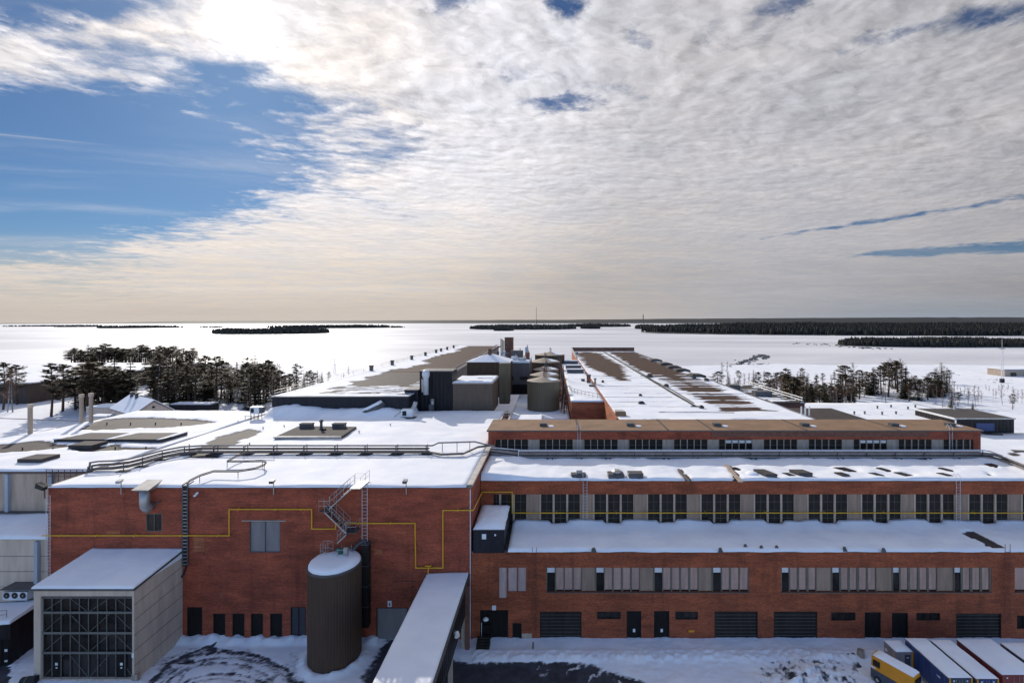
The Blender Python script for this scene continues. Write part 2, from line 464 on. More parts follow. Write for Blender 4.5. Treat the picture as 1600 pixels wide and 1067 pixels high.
# measuring helpers: a pixel of the photograph at depth Y, or on the level z
def PX(px, Y): return (px - VX) / F * Y
def PZ(py, Y): return H - (py - VY) / F * Y
def at(px, py, z): Y = F * (H - z) / (py - VY); return (PX(px, Y), Y)
def inv(x, y, z): return VX + F * x / y, VY + F * (H - z) / y
def fbm(x, y, z=0.0, o=4): return noise.fractal(Vector((x, y, z)), 1.0, 2.0, o)
def inpoly(x, y, poly):
    c = False; j = len(poly) - 1
    for i in range(len(poly)):
        xi, yi = poly[i]; xj, yj = poly[j]
        if (yi > y) != (yj > y) and x < (xj - xi) * (y - yi) / (yj - yi) + xi: c = not c
        j = i
    return c
def snow_sheet(name, parent, x0, x1, y0, y1, z, cell, cov, mat='snow_felt', thick=.16, hfn=None, lip=.0, wav=.05, cellx=None):
    cx = cellx or cell
    nx, ny = max(2, round((x1 - x0) / cx)), max(2, round((y1 - y0) / cell))
    b = MB(); b.att = []
    for j in range(ny + 1):
        for i in range(nx + 1):
            x, y = x0 + (x1 - x0) * i / nx, y0 + (y1 - y0) * j / ny
            c = cov(x, y) if cov else 1.0
            hh = z + .02 + thick * min(1, max(0, c)) * (1 + .5 * fbm(x * .25, y * .25, 3)) + (wav * fbm(x * .12, y * .12, 9) if c > .5 else 0)
            if hfn: hh += hfn(x, y)
            edge = i in (0, nx) or j in (0, ny)
            if edge and lip and c > .5:
                if j == 0: y -= lip * max(0, .5 + .8 * fbm(x * .5, 1.7, 5)); hh -= .05
            b.v.append((x, y, max(hh, z + .012))); b.att.append(c)
    W = nx + 1
    for j in range(ny):
        for i in range(nx):
            b.f.append((j * W + i, j * W + i + 1, (j + 1) * W + i + 1, (j + 1) * W + i)); b.mi.append(0)
    def skirt(ids):
        base = len(b.v)
        for k in ids:
            x, y, zz = b.v[k]; b.v.append((x, y, z + .004)); b.att.append(b.att[k])
        for k in range(len(ids) - 1):
            b.f.append((base + k, base + k + 1, ids[k + 1], ids[k])); b.mi.append(0)
    skirt([i for i in range(W)]); skirt([j * W + nx for j in range(ny + 1)])
    skirt([ny * W + i for i in reversed(range(W))]); skirt([j * W for j in reversed(range(ny + 1))])
    return b.build(name, mat, parent, smooth=True)


# ================================================================== GROUND, ICE
def sea(r): return -1.3 - r * r / 9.1e6       # the bay follows the curve of the earth
def make_ground():
    b = MB(); xs = [-430 + 5 * i for i in range(173)]; ys = [-40 + 5 * j for j in range(106)]
    for y in ys:
        for x in xs:
            shore = 470 if x < -60 else (300 if x < 60 else 330)
            if x < -60: shore = 255 + 85 * (1 if x < -150 else (x + 60) / -90)
            shore += 14 * fbm(x * .02, 3.3)
            d = (shore - y) / 16
            z = -1.9 + 1.25 * max(0, min(1, d)) + (.5 * fbm(x * .03, y * .03, 1) + .15 * fbm(x * .15, y * .15, 2)) * (1 if y > 95 or x < -72 else 0) * (1 if d > .2 else .2)
            if 30 < y < 95 and x > -72: z = -.75
            if y <= 46: z = -.75
            b.v.append((x, y, z))
    W = len(xs)
    for j in range(len(ys) - 1):
        for i in range(W - 1):
            b.f.append((j * W + i, j * W + i + 1, (j + 1) * W + i + 1, (j + 1) * W + i)); b.mi.append(0)
    struct(b.build('snowy_ground', 'snow', smooth=True))
    m, nt, bs = newmat('ice')
    p = wpos(nt); x, y, z = xyz(nt, p)
    n = noi(nt, vec(nt, x * .0016, y * .0042), 1.0, 8, .62, .5)
    f = noi(nt, vec(nt, x * .012, y * .02), 1.0, 5, .6)
    c = mix(nt, n.step(.36, .66), (.74, .735, .73), (.47, .475, .50))
    band = noi(nt, vec(nt, x * .0007, y * .008, 4.0), 1.0, 6, .6)
    c = mix(nt, band.step(.5, .68) * .6, c, (.50, .50, .52))
    c = mix(nt, f.step(.5, .8) * .35, c, (.52, .52, .54))
    nt.links.new(c, bs.inputs['Base Color']); bs.inputs['Roughness'].default_value = .55
    bs.inputs['Specular IOR Level'].default_value = .3
    MATS['ice'] = m
    b = MB(); ns = 96; rad = [0, 60, 200, 450, 800, 1300, 2000, 3000, 4200, 5600, 7200, 9000, 11000, 13500, 16000, 18500]
    b.v.append((0, 0, -1.3))
    for r in rad[1:]:
        for k in range(ns): b.v.append((r * math.cos(6.28319 * k / ns), r * math.sin(6.28319 * k / ns), sea(r)))
    for k in range(ns): b.f.append((0, 1 + k, 1 + (k + 1) % ns)); b.mi.append(0)
    for q in range(len(rad) - 2):
        a0, a1 = 1 + q * ns, 1 + (q + 1) * ns
        for k in range(ns): b.f.append((a0 + k, a1 + k, a1 + (k + 1) % ns, a0 + (k + 1) % ns)); b.mi.append(0)
    struct(b.build('sea_ice', 'ice', smooth=True))
make_ground()

ROAD = [(728, 1036), (850, 1033), (930, 1037), (972, 1052), (1020, 1068), (1100, 1300), (300, 1300), (580, 1072), (560, 1066), (592, 1014), (598, 998), (660, 998), (700, 1020)]
def yard_cov(x, y):
    n = fbm(x * .5, y * .5, 4); n2 = fbm(x * 1.7, y * 1.7, 8)
    px, py = inv(x, y, GZ)
    px += n * 10; py += n * 3
    c = .95 + .1 * n
    if 222 < px < 482 and py > 1004:
        e = min(1, (py - 1004) / 9, (px - 222) / 25)
        c = c * (1 - e) + e * (.60 + .26 * n)
        for cx, cy, rx, ry, w, k in ((350, 1090, 122, 72, .030, .26), (352, 1092, 112, 64, .022, .34), (345, 1088, 92, 52, .03, .33), (352, 1094, 78, 42, .03, .30), (330, 1100, 140, 82, .018, .38), (372, 1098, 104, 74, .018, .38), (300, 1120, 150, 88, .014, .42), (345, 1090, 60, 30, .05, .38)):
            d = math.hypot((px - cx) / rx, (py - cy) / ry) - 1 + .02 * n2 + .03 * n
            if abs(d) < w * (1.2 + n): c = min(c, k + .13 + .14 * n2 + .1 * n)
        if px < 335 and py < 1037 and abs((px - 225) * .42 + (py - 1058)) < 8: c = min(c, .32 + .3 * n)
    # packed ring of snow pushed round the silo foot
    ds = math.hypot(x + 18.4, y - 40.75)
    fr = sum(inpoly(px + ax_, py + ay_, ROAD) for ax_, ay_ in ((0, 0), (9, 2), (-9, -2), (7, -3), (-7, 3), (15, 0), (-15, 0), (0, 5), (0, -5))) / 9
    if fr: c = c * (1 - fr) + fr * (.18 + .26 * n + .16 * n2 + (.22 if abs(((px * .8 + py * 1.4 + 9 * n) % 46) - 23) < 3 and px > 840 else 0))
    if 2.0 < ds < 2.9 + .25 * n and y < 41.5: c = .95
    if px > 985 and py > 1020: c = min(c, .80 + .25 * n + .10 * n2)
    if px > 1185 and py > 1028 and px < 1345: c = .60 + .35 * n2 + .2 * n
    if px > 735 and 1008 < py < 1034: c = max(c, .9)
    if px < 15 and py > 1040: c = .25
    if py < 1000 and px < 590: c = .95
    if y < 34: c = .40 + .5 * n
    return c
def yard_h(x, y):
    px, py = inv(x, y, GZ); n = fbm(x * .9, y * .9, 6); n2 = fbm(x * 2.6, y * 2.6, 6)
    h = .04 * n
    if px < 590 and y > 42.1: h += .28 * min(1, (y - 42.1) / .7) * (1 + n)
    if px > 740:
        b = math.exp(-((py - 1027) / 8) ** 2); h += b * (.22 + .16 * n2)
        if py < 1022: h += .10
    if 1180 < px < 1350: h += .7 * math.exp(-((px - 1268) / 50) ** 2 - ((py - 1062) / 26) ** 2) * (1 + .5 * n2 + .5 * n)
    if px > 985: h += .04 * n2
    ds = math.hypot(x + 18.4, y - 40.75)
    if y < 41.6: h += .25 * math.exp(-((ds - 2.35) / .35) ** 2) * (1 + n)
    if px < 230: h += .08 * n2 + .05
    return h
snow_mat('yard_snow', (.058, .058, .068), .35)
struct(snow_sheet('yard', None, -58, 50, 14, 43.4, GZ - .06, .16, yard_cov, 'yard_snow', .10, yard_h, wav=.04))

# ================================================================== LARGE BRICK HALL (left front)
s43 = F / 43.0
def fx(px): return (px - VX) / s43
def fz(py): return H - (py - VY) / s43
ZA = 13.1
A = thing('brick_hall', 'large red brick hall with a flat snowy roof behind the brown silo', 'building', (-26, 43, GZ))
def leafbox(parent, name, x0, x1, z0, z1, y, mat, frame=None, split=0, fw=.07, label=None):
    """door or window leaf set back in an opening"""
    b = MB(); b.box(x0 + .002, x1 - .002, y + .10, y + .16, z0 + .002, z1 - .002)
    o = b.build(name, mat, parent)
    if label: o['label'] = label
    if frame:
        f = MB(); g = .004
        f.box(x0 + g, x0 + fw, y + .03, y + .098, z0 + g, z1 - g); f.box(x1 - fw, x1 - g, y + .03, y + .098, z0 + g, z1 - g)
        f.box(x0 + fw, x1 - fw, y + .03, y + .098, z1 - fw, z1 - g); f.box(x0 + fw, x1 - fw, y + .03, y + .098, z0 + g, z0 + fw)
        for i in range(1, split + 1):
            xx = x0 + (x1 - x0) * i / (split + 1); f.box(xx - fw * .4, xx + fw * .4, y + .035, y + .098, z0 + fw, z1 - fw)
        f.build('frame', frame, o)
    return o
HALO = [(*at(px, 713, ZA), .55) for px in (292, 337, 384, 430, 477, 525, 572, 620, 667)] + [(*at(px, py, ZA), r) for px, py, r in ((253, 719, .5), (223, 729, .5), (193, 736, .5), (444, 667, .4), (610, 665, .4), (561, 676, .4), (411, 670, .4), (372, 660, .4), (398, 656, 1.0), (636, 655, 1.3), (345, 736, .35), (398, 733, .35))]
def make_A():
    ops = [('window', 228, 253, 802, 830, 'glass_dark', 'frame_olive', 1), ('shutter', 390, 438, 814, 863, 'panel_grey', 'steel_dark', 1),
           ('door', 292, 316, 948, 1000, 'door_black', 'shutter_dark', 0)]
    ops += [('door', a, a + 19, 958, 1000, 'door_black', 'shutter_dark', 0) for a in (333, 363, 392, 422)]
    ops += [('door', 454, 478, 948, 1000, 'door_blue', 'shutter_dark', 1), ('garage_door', 588, 637, 949, 1003, 'panel_grey', 'shutter_dark', 0)]
    holes = [(fx(o[1]), fx(o[2]), fz(o[4]), fz(o[3])) for o in ops]
    x0, x1, y1 = -45.1, -7.2, 79.0
    b = MB()
    b.wall(x0, x1, GZ - .6, ZA, 43, holes, .16)
    b.q((x0, y1, GZ - .6), (x0, 43, GZ - .6), (x0, 43, ZA), (x0, y1, ZA)); b.q((x1, 43, GZ - .6), (x1, y1, GZ - .6), (x1, y1, ZA), (x1, 43, ZA))
    b.q((x1, y1, GZ - .6), (x0, y1, GZ - .6), (x0, y1, ZA), (x1, y1, ZA))
    w = b.build('wall', 'brick_red', A)
    for o, h in zip(ops, holes):
        leafbox(A, o[0], h[0], h[1], h[2], h[3], 43, o[5], o[6], o[7])
    r = MB(); r.box(x0 + .25, x1 - .45, 43.25, y1 - .1, ZA - .3, ZA + .002)
    roof = r.build('roof', 'felt_dark', A)
    c = MB(); c.box(x0 - .06, x1 + .06, 42.9, 43.25, ZA, ZA + .05); c.build('front_coping', 'coping_dark', A)
    c = MB(); c.box(x1 - .45, x1 + .09, 43.25, y1, ZA, ZA + .20); c.build('side_coping', 'coping', A)
    c = MB(); c.box(x0 - .09, x0 + .25, 43.25, 78.8, ZA, ZA + .16); c.build('parapet', 'coping', A)
    pat = [[at(*p, ZA + .1) for p in poly] for poly in (
        [(303, 702), (345, 682), (395, 670), (408, 675), (374, 690), (352, 702)], [(292, 716), (305, 702), (330, 706), (345, 715)],
        [(425, 689), (470, 664), (565, 665), (545, 684)])]
    def cov(x, y):
        wx, wy = x + .7 * fbm(x * .4, y * .4, 2), y + .5 * fbm(x * .4, y * .4, 7)
        if any(inpoly(wx, wy, p) for p in pat[:2]): return .05
        c = .95
        for hx, hy, hr in HALO:
            d = math.hypot((x - hx) / 1.5, y - hy)
            if d < hr * 1.6: c = min(c, .95 - .62 * max(0, 1 - d / hr) - .1 * max(0, 1 - d / hr / 1.6) + .12 * fbm(x * 1.3, y * 1.3, 4))
        return c
    def drift(x, y):
        if y < 70 or x < -44 or x > -22: return 0
        k = max(0, min(1, (y - 71.5) / 3.5)); k = k * k * (3 - 2 * k)
        prof = .7 + .9 * math.exp(-((x + 41) / 3.5) ** 2) + .5 * math.exp(-((x + 30) / 6) ** 2)
        return k * prof * (1 + .25 * fbm(x * .4, y * .3, 5))
    snow_sheet('roof_snow', A, x0 + .26, x1 - .46, 42.95, 78.9, ZA + .052, .42, cov, 'snow_felt', .14, drift, lip=.10, wav=.06)
    # repaired brick patches
    for a, c_, d, e in ((303, 320, 839, 861), (167, 188, 829, 834), (585, 597, 858, 866)):
        b = MB(); b.box(fx(a), fx(c_), 42.97, 43.0, fz(e), fz(d)); o = b.build('patch', 'brick_orange', A); o['label'] = 'small patch of newer brick'
    b = MB(); b.box(fx(379), fx(447), 42.9, 43, fz(813.5), fz(812.3)); b.build('rail', 'steel', A)
    b = MB(); b.box(fx(606), fx(612), 42.94, 43, fz(947), fz(938)); o = b.build('sign', 'white_paint', A)
    b = MB(); b.box(fx(608), fx(610), 42.93, 42.938, fz(945.5), fz(941)); b.build('mark', 'ink', o)
    b = MB(); b.box(fx(734.3), fx(735.6), 42.93, 43, GZ, ZA - .1); b.build('corner_strip', 'steel_pale', A)
    b = MB(); b.tube([(fx(613), 42.94, fz(908)), (fx(672), 42.94, fz(908))], .03); b.build('conduit', 'rust', A)
make_A()

# ================================================================== RIGHT WING (two steps) AND SET-BACK STOREY
X1R = 51.5
Wg = thing('brick_workshop', 'long red brick workshop wing with a stepped snowy front and rows of shuttered windows', 'building', (20, 43, GZ))
ZL, YU, ZU, YC = 7.36, 48.4, 11.9, 57.5
sU = F / YU
def ux(px): return (px - VX) / sU
def uz(py): return H - (py - VY) / sU
def make_wing():
    x0 = -7.18
    # ---- lower storey
    t, bt = 886.5, 923.5
    seq = []            # (kind, px0, px1)
    seq += [('blind', 780, 792, 886.5, 934.5), ('blind', 794, 808, 886.5, 924), ('blind', 809.5, 822, 886.5, 924)]
    D = [(855, 867), (932, 943.7), (1023, 1034.8), (1114.5, 1126.5), (1222, 1232.7), (1301, 1311.8), (1396, 1405.5), (1492, 1501.7)]
    L = [(869, 881), (882.6, 894.6), (896.5, 908), (945, 956.7), (959, 971), (973.6, 985), (987.5, 999), (1036.5, 1048), (1050.5, 1062), (1064.5, 1076), (1079, 1090.5),
         (1128.5, 1140), (1142.5, 1154.6), (1156.5, 1169), (1235, 1246), (1249, 1260), (1263.6, 1274.7), (1314.5, 1325.4), (1328.5, 1339.3), (1343, 1354), (1357, 1368.5),
         (1408, 1419), (1422.5, 1434), (1437.5, 1449), (1452, 1464), (1505, 1516), (1520, 1531.5), (1535, 1546.5), (1587, 1600), (1603, 1615), (1619, 1631)]
    C = [(909.5, 930.5), (1000.5, 1021.5), (1092, 1113), (1276.3, 1299.4), (1370, 1394.5), (1465.5, 1490.5)]
    bands = [(853.5, 1170.5), (1220.5, 1549), (1585.5, 1700)]
    holes = [(fx(a), fx(b), fz(d), fz(c)) for _, a, b, c, d in seq]
    holes += [(fx(a), fx(b), fz(bt + 1.2), fz(t)) for a, b in bands]
    gr = [('doorway', 750, 794, 952.5, 1002, 'door_black'), ('door', 800.7, 815, 973, 998, 'door_black'), ('gate', 843.6, 908.6, 955, 1008, 'shutter_dark'),
          ('window', 933, 969.8, 955, 967, 'glass_dark'), ('door', 979, 1002, 954, 1008, 'door_black'), ('door', 1021.8, 1045.9, 954, 1008, 'door_black'),
          ('window', 1055, 1090.7, 955, 967.5, 'glass_dark'), ('gate', 1116.5, 1184, 955, 1008, 'shutter_dark'), ('gate', 1209, 1277, 955, 1008, 'shutter_dark'),
          ('window', 1298.7, 1336.8, 956, 969, 'glass_dark'), ('door', 1351, 1376.5, 956, 1008, 'door_black'), ('door', 1393.7, 1419, 957, 1008, 'door_black'),
          ('window', 1431.8, 1469, 957, 969, 'glass_dark'), ('gate', 1494, 1564.5, 958, 1008, 'shutter_dark'), ('door', 1589, 1601, 961, 982, 'door_black')]
    holes += [(fx(a), fx(b), fz(d), fz(c)) for _, a, b, c, d, _m in gr]
    b = MB(); b.wall(x0, X1R, GZ - .6, ZL, 43, holes, .18)
    b.q((X1R, 43, GZ - .6), (X1R, YU, GZ - .6), (X1R, YU, ZL), (X1R, 43, ZL))
    b.build('wall', 'brick_rust', Wg)['label'] = 'lower brick front with gates and doors'
    for k, (n, a, c, d, e, m) in enumerate(gr):
        o = leafbox(Wg, n, fx(a), fx(c), fz(e), fz(d), 43, m, 'shutter_dark', 2 if n == 'window' else 0)
        if n == 'gate':
            r = MB()
            for i in range(9):
                z = fz(1004) + (fz(956) - fz(1004)) * i / 9; r.box(fx(a) + .08, fx(c) - .08, 43.085, 43.099, z, z + .03)
            r.build('ribs', 'pipe_brown', o)
        if n == 'door' and k in (4, 5):
            r = MB(); xx = (fx(a) + fx(c)) / 2 + .03; r.box(xx - .1, xx + .1, 43.088, 43.098, fz(988), fz(983)); r.build('notice', 'white_paint', o)
    for k, (_, a, c, d, e) in enumerate(seq): leafbox(Wg, 'blind_panel', fx(a), fx(c), fz(e), fz(d), 43, 'concrete_mauve')
    for a, c in L:
        if a > 1560: continue
        o = leafbox(Wg, 'window_panel', fx(a), fx(c), fz(bt - 2), fz(t + .8), 43, 'panel_pink')
        r = MB(); z = fz(t + .8); h = fz(bt - 2) - z
        for i in range(1, 4): r.box(fx(a) + .02, fx(c) - .02, 43.085, 43.098, z + h * i / 4, z + h * i / 4 + .025)
        xm = (fx(a) + fx(c)) / 2; r.box(xm - .012, xm + .012, 43.08, 43.084, fz(bt - 2) + .02, z - .02)
        r.build('glazing_bar', 'concrete_grey', o)
    leafbox(Wg, 'window_panel', fx(1587), fx(1640), fz(bt - 2), fz(t + .8), 43, 'panel_pink')
    for a, c in D:
        o = leafbox(Wg, 'window', fx(a), fx(c), fz(bt - 1), fz(895.5), 43, 'glass_dark')
        o = leafbox(Wg, 'top_panel', fx(a), fx(c), fz(894.9), fz(t + .8), 43, 'panel_white')
    for a, c in C: leafbox(Wg, 'concrete_panel', fx(a), fx(c), fz(bt), fz(t + .8), 43, 'slat_grey')
    allx = sorted(D + L[:28] + C)
    r = MB()
    for lo, hi in bands[:2]:
        prev = lo
        for a, c in allx:
            if a < lo or c > hi: continue
            if a - prev > .3: MB().box(fx(prev) + .003, fx(a) - .001, 43.03, 43.15, fz(bt + .6), fz(t) - .003).build('window_post', 'frame_olive', Wg)
            prev = c
        if fx(hi) < 50 and hi - prev > .3: MB().box(fx(prev) + .001, fx(hi) - .003, 43.03, 43.15, fz(bt + .6), fz(t) - .003).build('window_post', 'frame_olive', Wg)
    r = MB()
    for lo, hi in bands: r.box(fx(lo), min(fx(hi), X1R - .1), 42.9, 43.029, fz(bt + 2.2), fz(bt + 1.3))
    r.build('sill', 'frame_olive', Wg)
    for lo, hi in bands: MB().box(fx(lo) - .1, min(fx(hi), X1R - .1) + .05, 43.19, 43.24, fz(bt + 3), fz(t) + .1).build('band_light_stop', 'shutter_dark', Wg)  # dark backing added to stop sun leaking through gaps round the panels
    b = MB(); b.box(fx(751), fx(793.5), 42.3, 42.99, fz(1003), fz(999.5)); b.build('landing', 'concrete_grey', Wg)
    b = MB(); b.box(fx(753), fx(768), 42.93, 43.05, fz(999), fz(975)); o = b.build('entrance_door', 'door_black', Wg)
    b = MB(); b.box(fx(752.2), fx(752.9), 42.93, 43.0, fz(999), fz(972)); b.build('door_edge', 'white_paint', o)
    b = MB()
    for i in range(6): b.box(fx(748), fx(768), 41.2 + .18 * i, 41.38 + .18 * i, GZ - .1, GZ + .15 + .13 * i)
    b.build('entrance_step', 'shutter_dark', Wg)
    MB().box(fx(1076), fx(1085), 42.97, 42.999, fz(987), fz(984)).build('sign', 'orange_paint', Wg)
    b = MB(); b.box(fx(769), fx(775), 42.92, 42.98, fz(952), fz(945)); b.build('sign', 'white_paint', Wg)
    b = MB(); b.lathe(fx(760), 42.6, [(.08, fz(964)), (.26, fz(963.3)), (.2, fz(961)), (.05, fz(960))], 10); b.build('door_lamp', 'white_paint', Wg)
    b = MB(); b.box(fx(815.5), fx(831), 42.97, 43, fz(998), fz(989)); b.build('plaster_patch', 'concrete', Wg)
    b = MB(); b.box(fx(772), fx(835), 42.6, 42.99, GZ - .1, fz(998.5)); b.build('plinth', 'concrete_grey', Wg)
    b = MB(); b.tube([(fx(834), 41.6, GZ), (fx(834), 41.6, GZ + .7)], .08); b.build('bollard', 'pipe_brown', Wg)
    # ---- lower roof
    r = MB(); r.box(x0, X1R, 43.05, YU, ZL - .3, ZL); r.build('lower_roof', 'felt_dark', Wg)
    c = MB(); c.box(x0, X1R + .05, 42.92, 43.2, ZL + .001, ZL + .05); c.build('lower_coping', 'coping_dark', Wg)
    tears = [(1500, 1572, 'x')]
    def cov(x, y):
        px, py = inv(x, y, ZL + .15)
        px += 3 * fbm(x * .7, y * .7)
        if inpoly(px, py, [(1502, 833), (1520, 831), (1572, 856), (1552, 857)]): return .0
        return .95
    def hf(x, y):
        k = max(0, (y - 46.4) / 2.0)
        return .42 * k * k * (1 + .4 * fbm(x * .35, 2.2)) - (.3 * math.exp(-((y - 48.4) / .35) ** 2) if (x % 5.4) < 1.6 else 0)
    snow_sheet('lower_snow', Wg, -3.9, X1R - .05, 42.95, YU - .02, ZL + .052, .3, cov, 'snow_felt', .2, hf, lip=.16, wav=.06)
    # ---- upper storey
    holes = [(ux(770), ux(1700), uz(822), uz(772))]
    b2 = MB(); b2.wall(x0 + .03, X1R, ZL, ZU, YU, [(x0 + 1.3, X1R - .8, uz(823), uz(772))], .24)
    b2.q((X1R, YU, ZL), (X1R, YC, ZL), (X1R, YC, ZU), (X1R, YU, ZU))
    b2.build('upper_wall', 'brick_rust', Wg)
    bay = 5.4; xb = ux(823)
    lo, hi, yy = uz(823), uz(772), YU
    r = MB(); x_prev = x0 + 1.3
    i = 0
    xs = []
    k = -1
    while True:
        base = xb + bay * k
        if base > X1R - 1: break
        xs.append(('concrete_panel', base, base + 1.28))
        w = (bay - 1.28) / 3
        for j in range(3): xs.append(('window', base + 1.28 + w * j + .16, base + 1.28 + w * (j + 1) - .04))
        k += 1
    r = MB()
    prev = x0 + 1.304
    n = 0
    for kind, a, c in xs:
        a = max(a, x0 + 1.31); c = min(c, X1R - .81)
        if c - a < .25: continue
        if kind == 'window':
            o = leafbox(Wg, 'window', a, c, lo + .15, hi - .004, yy + .04, 'shutter_dark')
            f = MB()
            for t_ in (1, 2, 3): z = lo + (hi - lo) * t_ / 4; f.box(a + .03, c - .03, yy + .125, yy + .138, z, z + .025)
            f.box((a + c) / 2 - .012, (a + c) / 2 + .012, yy + .120, yy + .124, lo + .17, hi - .02)
            f.build('glazing_bar', 'frame_olive', o)
        else:
            leafbox(Wg, 'concrete_panel', a, c, lo + .15, hi - .004, yy - .04, 'slat_grey')
        if a - prev > .03: MB().box(prev + .002, a - .002, yy + .02, yy + .2, lo + .15, hi - .004).build('pilaster', 'concrete', Wg)
        prev = c; n += 1
    MB().box(prev + .002, X1R - .804, yy + .02, yy + .2, lo + .15, hi - .004).build('pilaster', 'concrete', Wg)
    b = MB(); b.box(x0 + 1.31, X1R - .81, yy - .05, yy + .2, lo + .003, lo + .148); b.build('upper_sill', 'frame_olive', Wg)
    for px, a in ((930, 0), (1093, 0)):
        b = MB(); b.box(ux(px), ux(px) + .85, yy + .10, yy + .137, lo + .2, lo + .95); b.build('hatch', 'door_black', Wg)
    # ---- upper roof
    r = MB(); r.box(x0, X1R, YU + .05, YC, ZU - .3, ZU); r.build('upper_roof', 'felt_dark', Wg)
    c = MB(); c.box(x0, X1R + .05, YU - .07, YU + .2, ZU + .001, ZU + .05); c.build('upper_coping', 'coping_dark', Wg)
    sl = [[at(px + q[0], q[1], ZU + .2) for q in ((0, 0), (6, 0), (22, 26), (14, 26))] for px in ()]
    bare = [[at(*p, ZU + .2) for p in poly] for poly in (
        [(1059, 733), (1064, 732), (1080, 752), (1072, 752)], [(1134, 726), (1140, 726), (1161, 752), (1151, 752)],
        [(1532, 727), (1548, 722), (1562, 726), (1556, 732)], [(1540, 738), (1546, 740), (1552, 744), (1546, 743)])]
    def cov(x, y):
        wx, wy = x + .15 * fbm(x, y, 2), y + .15 * fbm(x, y, 7)
        if any(inpoly(wx, wy, p) for p in bare): return 0
        c = .95
        for hx, hy, hr in halo:
            d = math.hypot(x - hx, y - hy)
            if d < hr: c = min(c, .42 + .5 * (d / hr) ** 2 + .15 * fbm(x * 1.5, y * 1.5, 4))
        return c
    halo = [(*at(px, py, ZU + .2), r) for px, py, r in ((904, 745, 1.1), (963, 745, 1.2), (994, 745, 1.2), (1206, 742, 1.1), (1259, 742, 1.0), (1329, 735, 1.0), (1388, 735, .7), (1420, 742, .8), (1486, 735, .6), (1376, 742, .8), (1153, 733, .6))]
    def hf(x, y):
        # long wind drift in the corner by the hall, thinning to the right
        k = math.exp(-((x + 7.2) / 4.5) ** 2)
        return .55 * k * (1 - .5 * ((y - 48) / 9)) + .12 * fbm(x * .5, y * .35, 3) * (1 if y > 50 else .4)
    snow_sheet('upper_snow', Wg, x0 + .05, X1R - .05, YU - .02, YC - .02, ZU + .052, .3, cov, 'snow_brown', .22, hf, lip=.09, wav=.06)
make_wing()

CS = thing('brick_storey', 'narrow set-back brick storey with a tan roof rising behind the pipe rack', 'building', (20, YC, ZU))
ZC, YD = 14.85, 63.6
def make_storey():
    s = F / YC
    def cx(px): return (px - VX) / s
    x0, x1 = -7.6, 51.4
    lo, hi = H - (705 - VY) / s, H - (686.5 - VY) / s
    b = MB(); b.wall(x0, x1, ZU - .3, ZC, YC, [(cx(774.5), cx(1521), lo, hi)], .24)
    b.q((x1, YC, ZU - 3), (x1, YD, ZU - 3), (x1, YD, ZC), (x1, YC, ZC)); b.q((x0, YD, ZU - .3), (x0, YC, ZU - .3), (x0, YC, ZC), (x0, YD, ZC))
    b.q((x1, YD, ZU - 3), (x0, YD, ZU - 3), (x0, YD, ZC), (x1, YD, ZC))
    b.build('wall', 'brick_red', CS)
    b = MB(); b.box(x0 - .15, x1 + .15, YC - .18, YD + .1, ZC + .001, ZC + .14); b.build('roof', 'felt_tan', CS)
    b = MB(); b.box(x0 - .17, x1 + .17, YC - .24, YC - .182, ZC - .02, ZC + .15); b.build('eaves_board', 'coping_dark', CS)
    for px in (904, 1044, 1113, 1260, 1404):
        b = MB(); b.box(cx(px) - .12, cx(px) + .12, YC - .17, YD + .08, ZC + .142, ZC + .17); b.build('roof_seam', 'felt_dark', CS)
    b = MB(); b.box(cx(1112), cx(1452), YC - .028, YC - .002, hi + .35, ZC - .03); b.build('cladding', 'rust', CS)
    xs = []; bay = 5.38; base = cx(842) - bay
    for k in range(12):
        b0 = base + bay * (k - 0)
        xs.append(('concrete_panel', b0 - 1.3, b0))
        w = (bay - 1.3) / 5
        for j in range(5): xs.append(('window', b0 + w * j + .07, b0 + w * (j + 1) - .03))
    r = MB(); prev = cx(774.5)
    nwin = 0
    for kind, a, c in sorted(xs, key=lambda t: t[1]):
        a, c = max(a, cx(774.5) + .01), min(c, cx(1521) - .01)
        if c - a < .2: continue
        has_blind = 1127 < a * s + VX < 1175 or 1338 < a * s + VX < 1392  # windows in these spans get dark glass with a white blind
        if kind == 'window':
            o = leafbox(CS, 'window', a, c, lo + .003, hi - .004, YC + .05, 'glass_dark' if has_blind else 'shutter_dark')
            f = MB()
            if has_blind:
                f.box(a + .04, c - .04, YC + .13, YC + .147, hi - .45, hi - .12); f.build('blind', 'panel_white', o)
            else:
                f.box(a + .02, c - .02, YC + .135, YC + .147, (lo + hi) / 2, (lo + hi) / 2 + .03); f.build('glazing_bar', 'frame_olive', o)
        else: leafbox(CS, 'concrete_panel', a, c, lo + .003, hi - .004, YC - .03, 'concrete_grey')
        if a - prev > .02: MB().box(prev + .002, a - .002, YC + .02, YC + .22, lo + .003, hi - .004).build('window_post', 'concrete_grey', CS)
        prev = c
    xs = [795, 849, 985, 1118, 1258, 1398, 1480]
    for px in (849, 985, 1120, 1257, 1396, 1484):
        b = MB(); x, y = at(px, 667, ZC); b.box(x - .45, x + .45, y - .35, y + .35, ZC + .142, ZC + .5); o = b.build('roof_hatch', 'steel_dark', CS)
        q = MB(); q.lathe(x + .95, y - .25, [(.42, ZC + .143), (.36, ZC + .22), (.1, ZC + .27)], 10); q.build('snow_patch', 'snow', o)
make_storey()

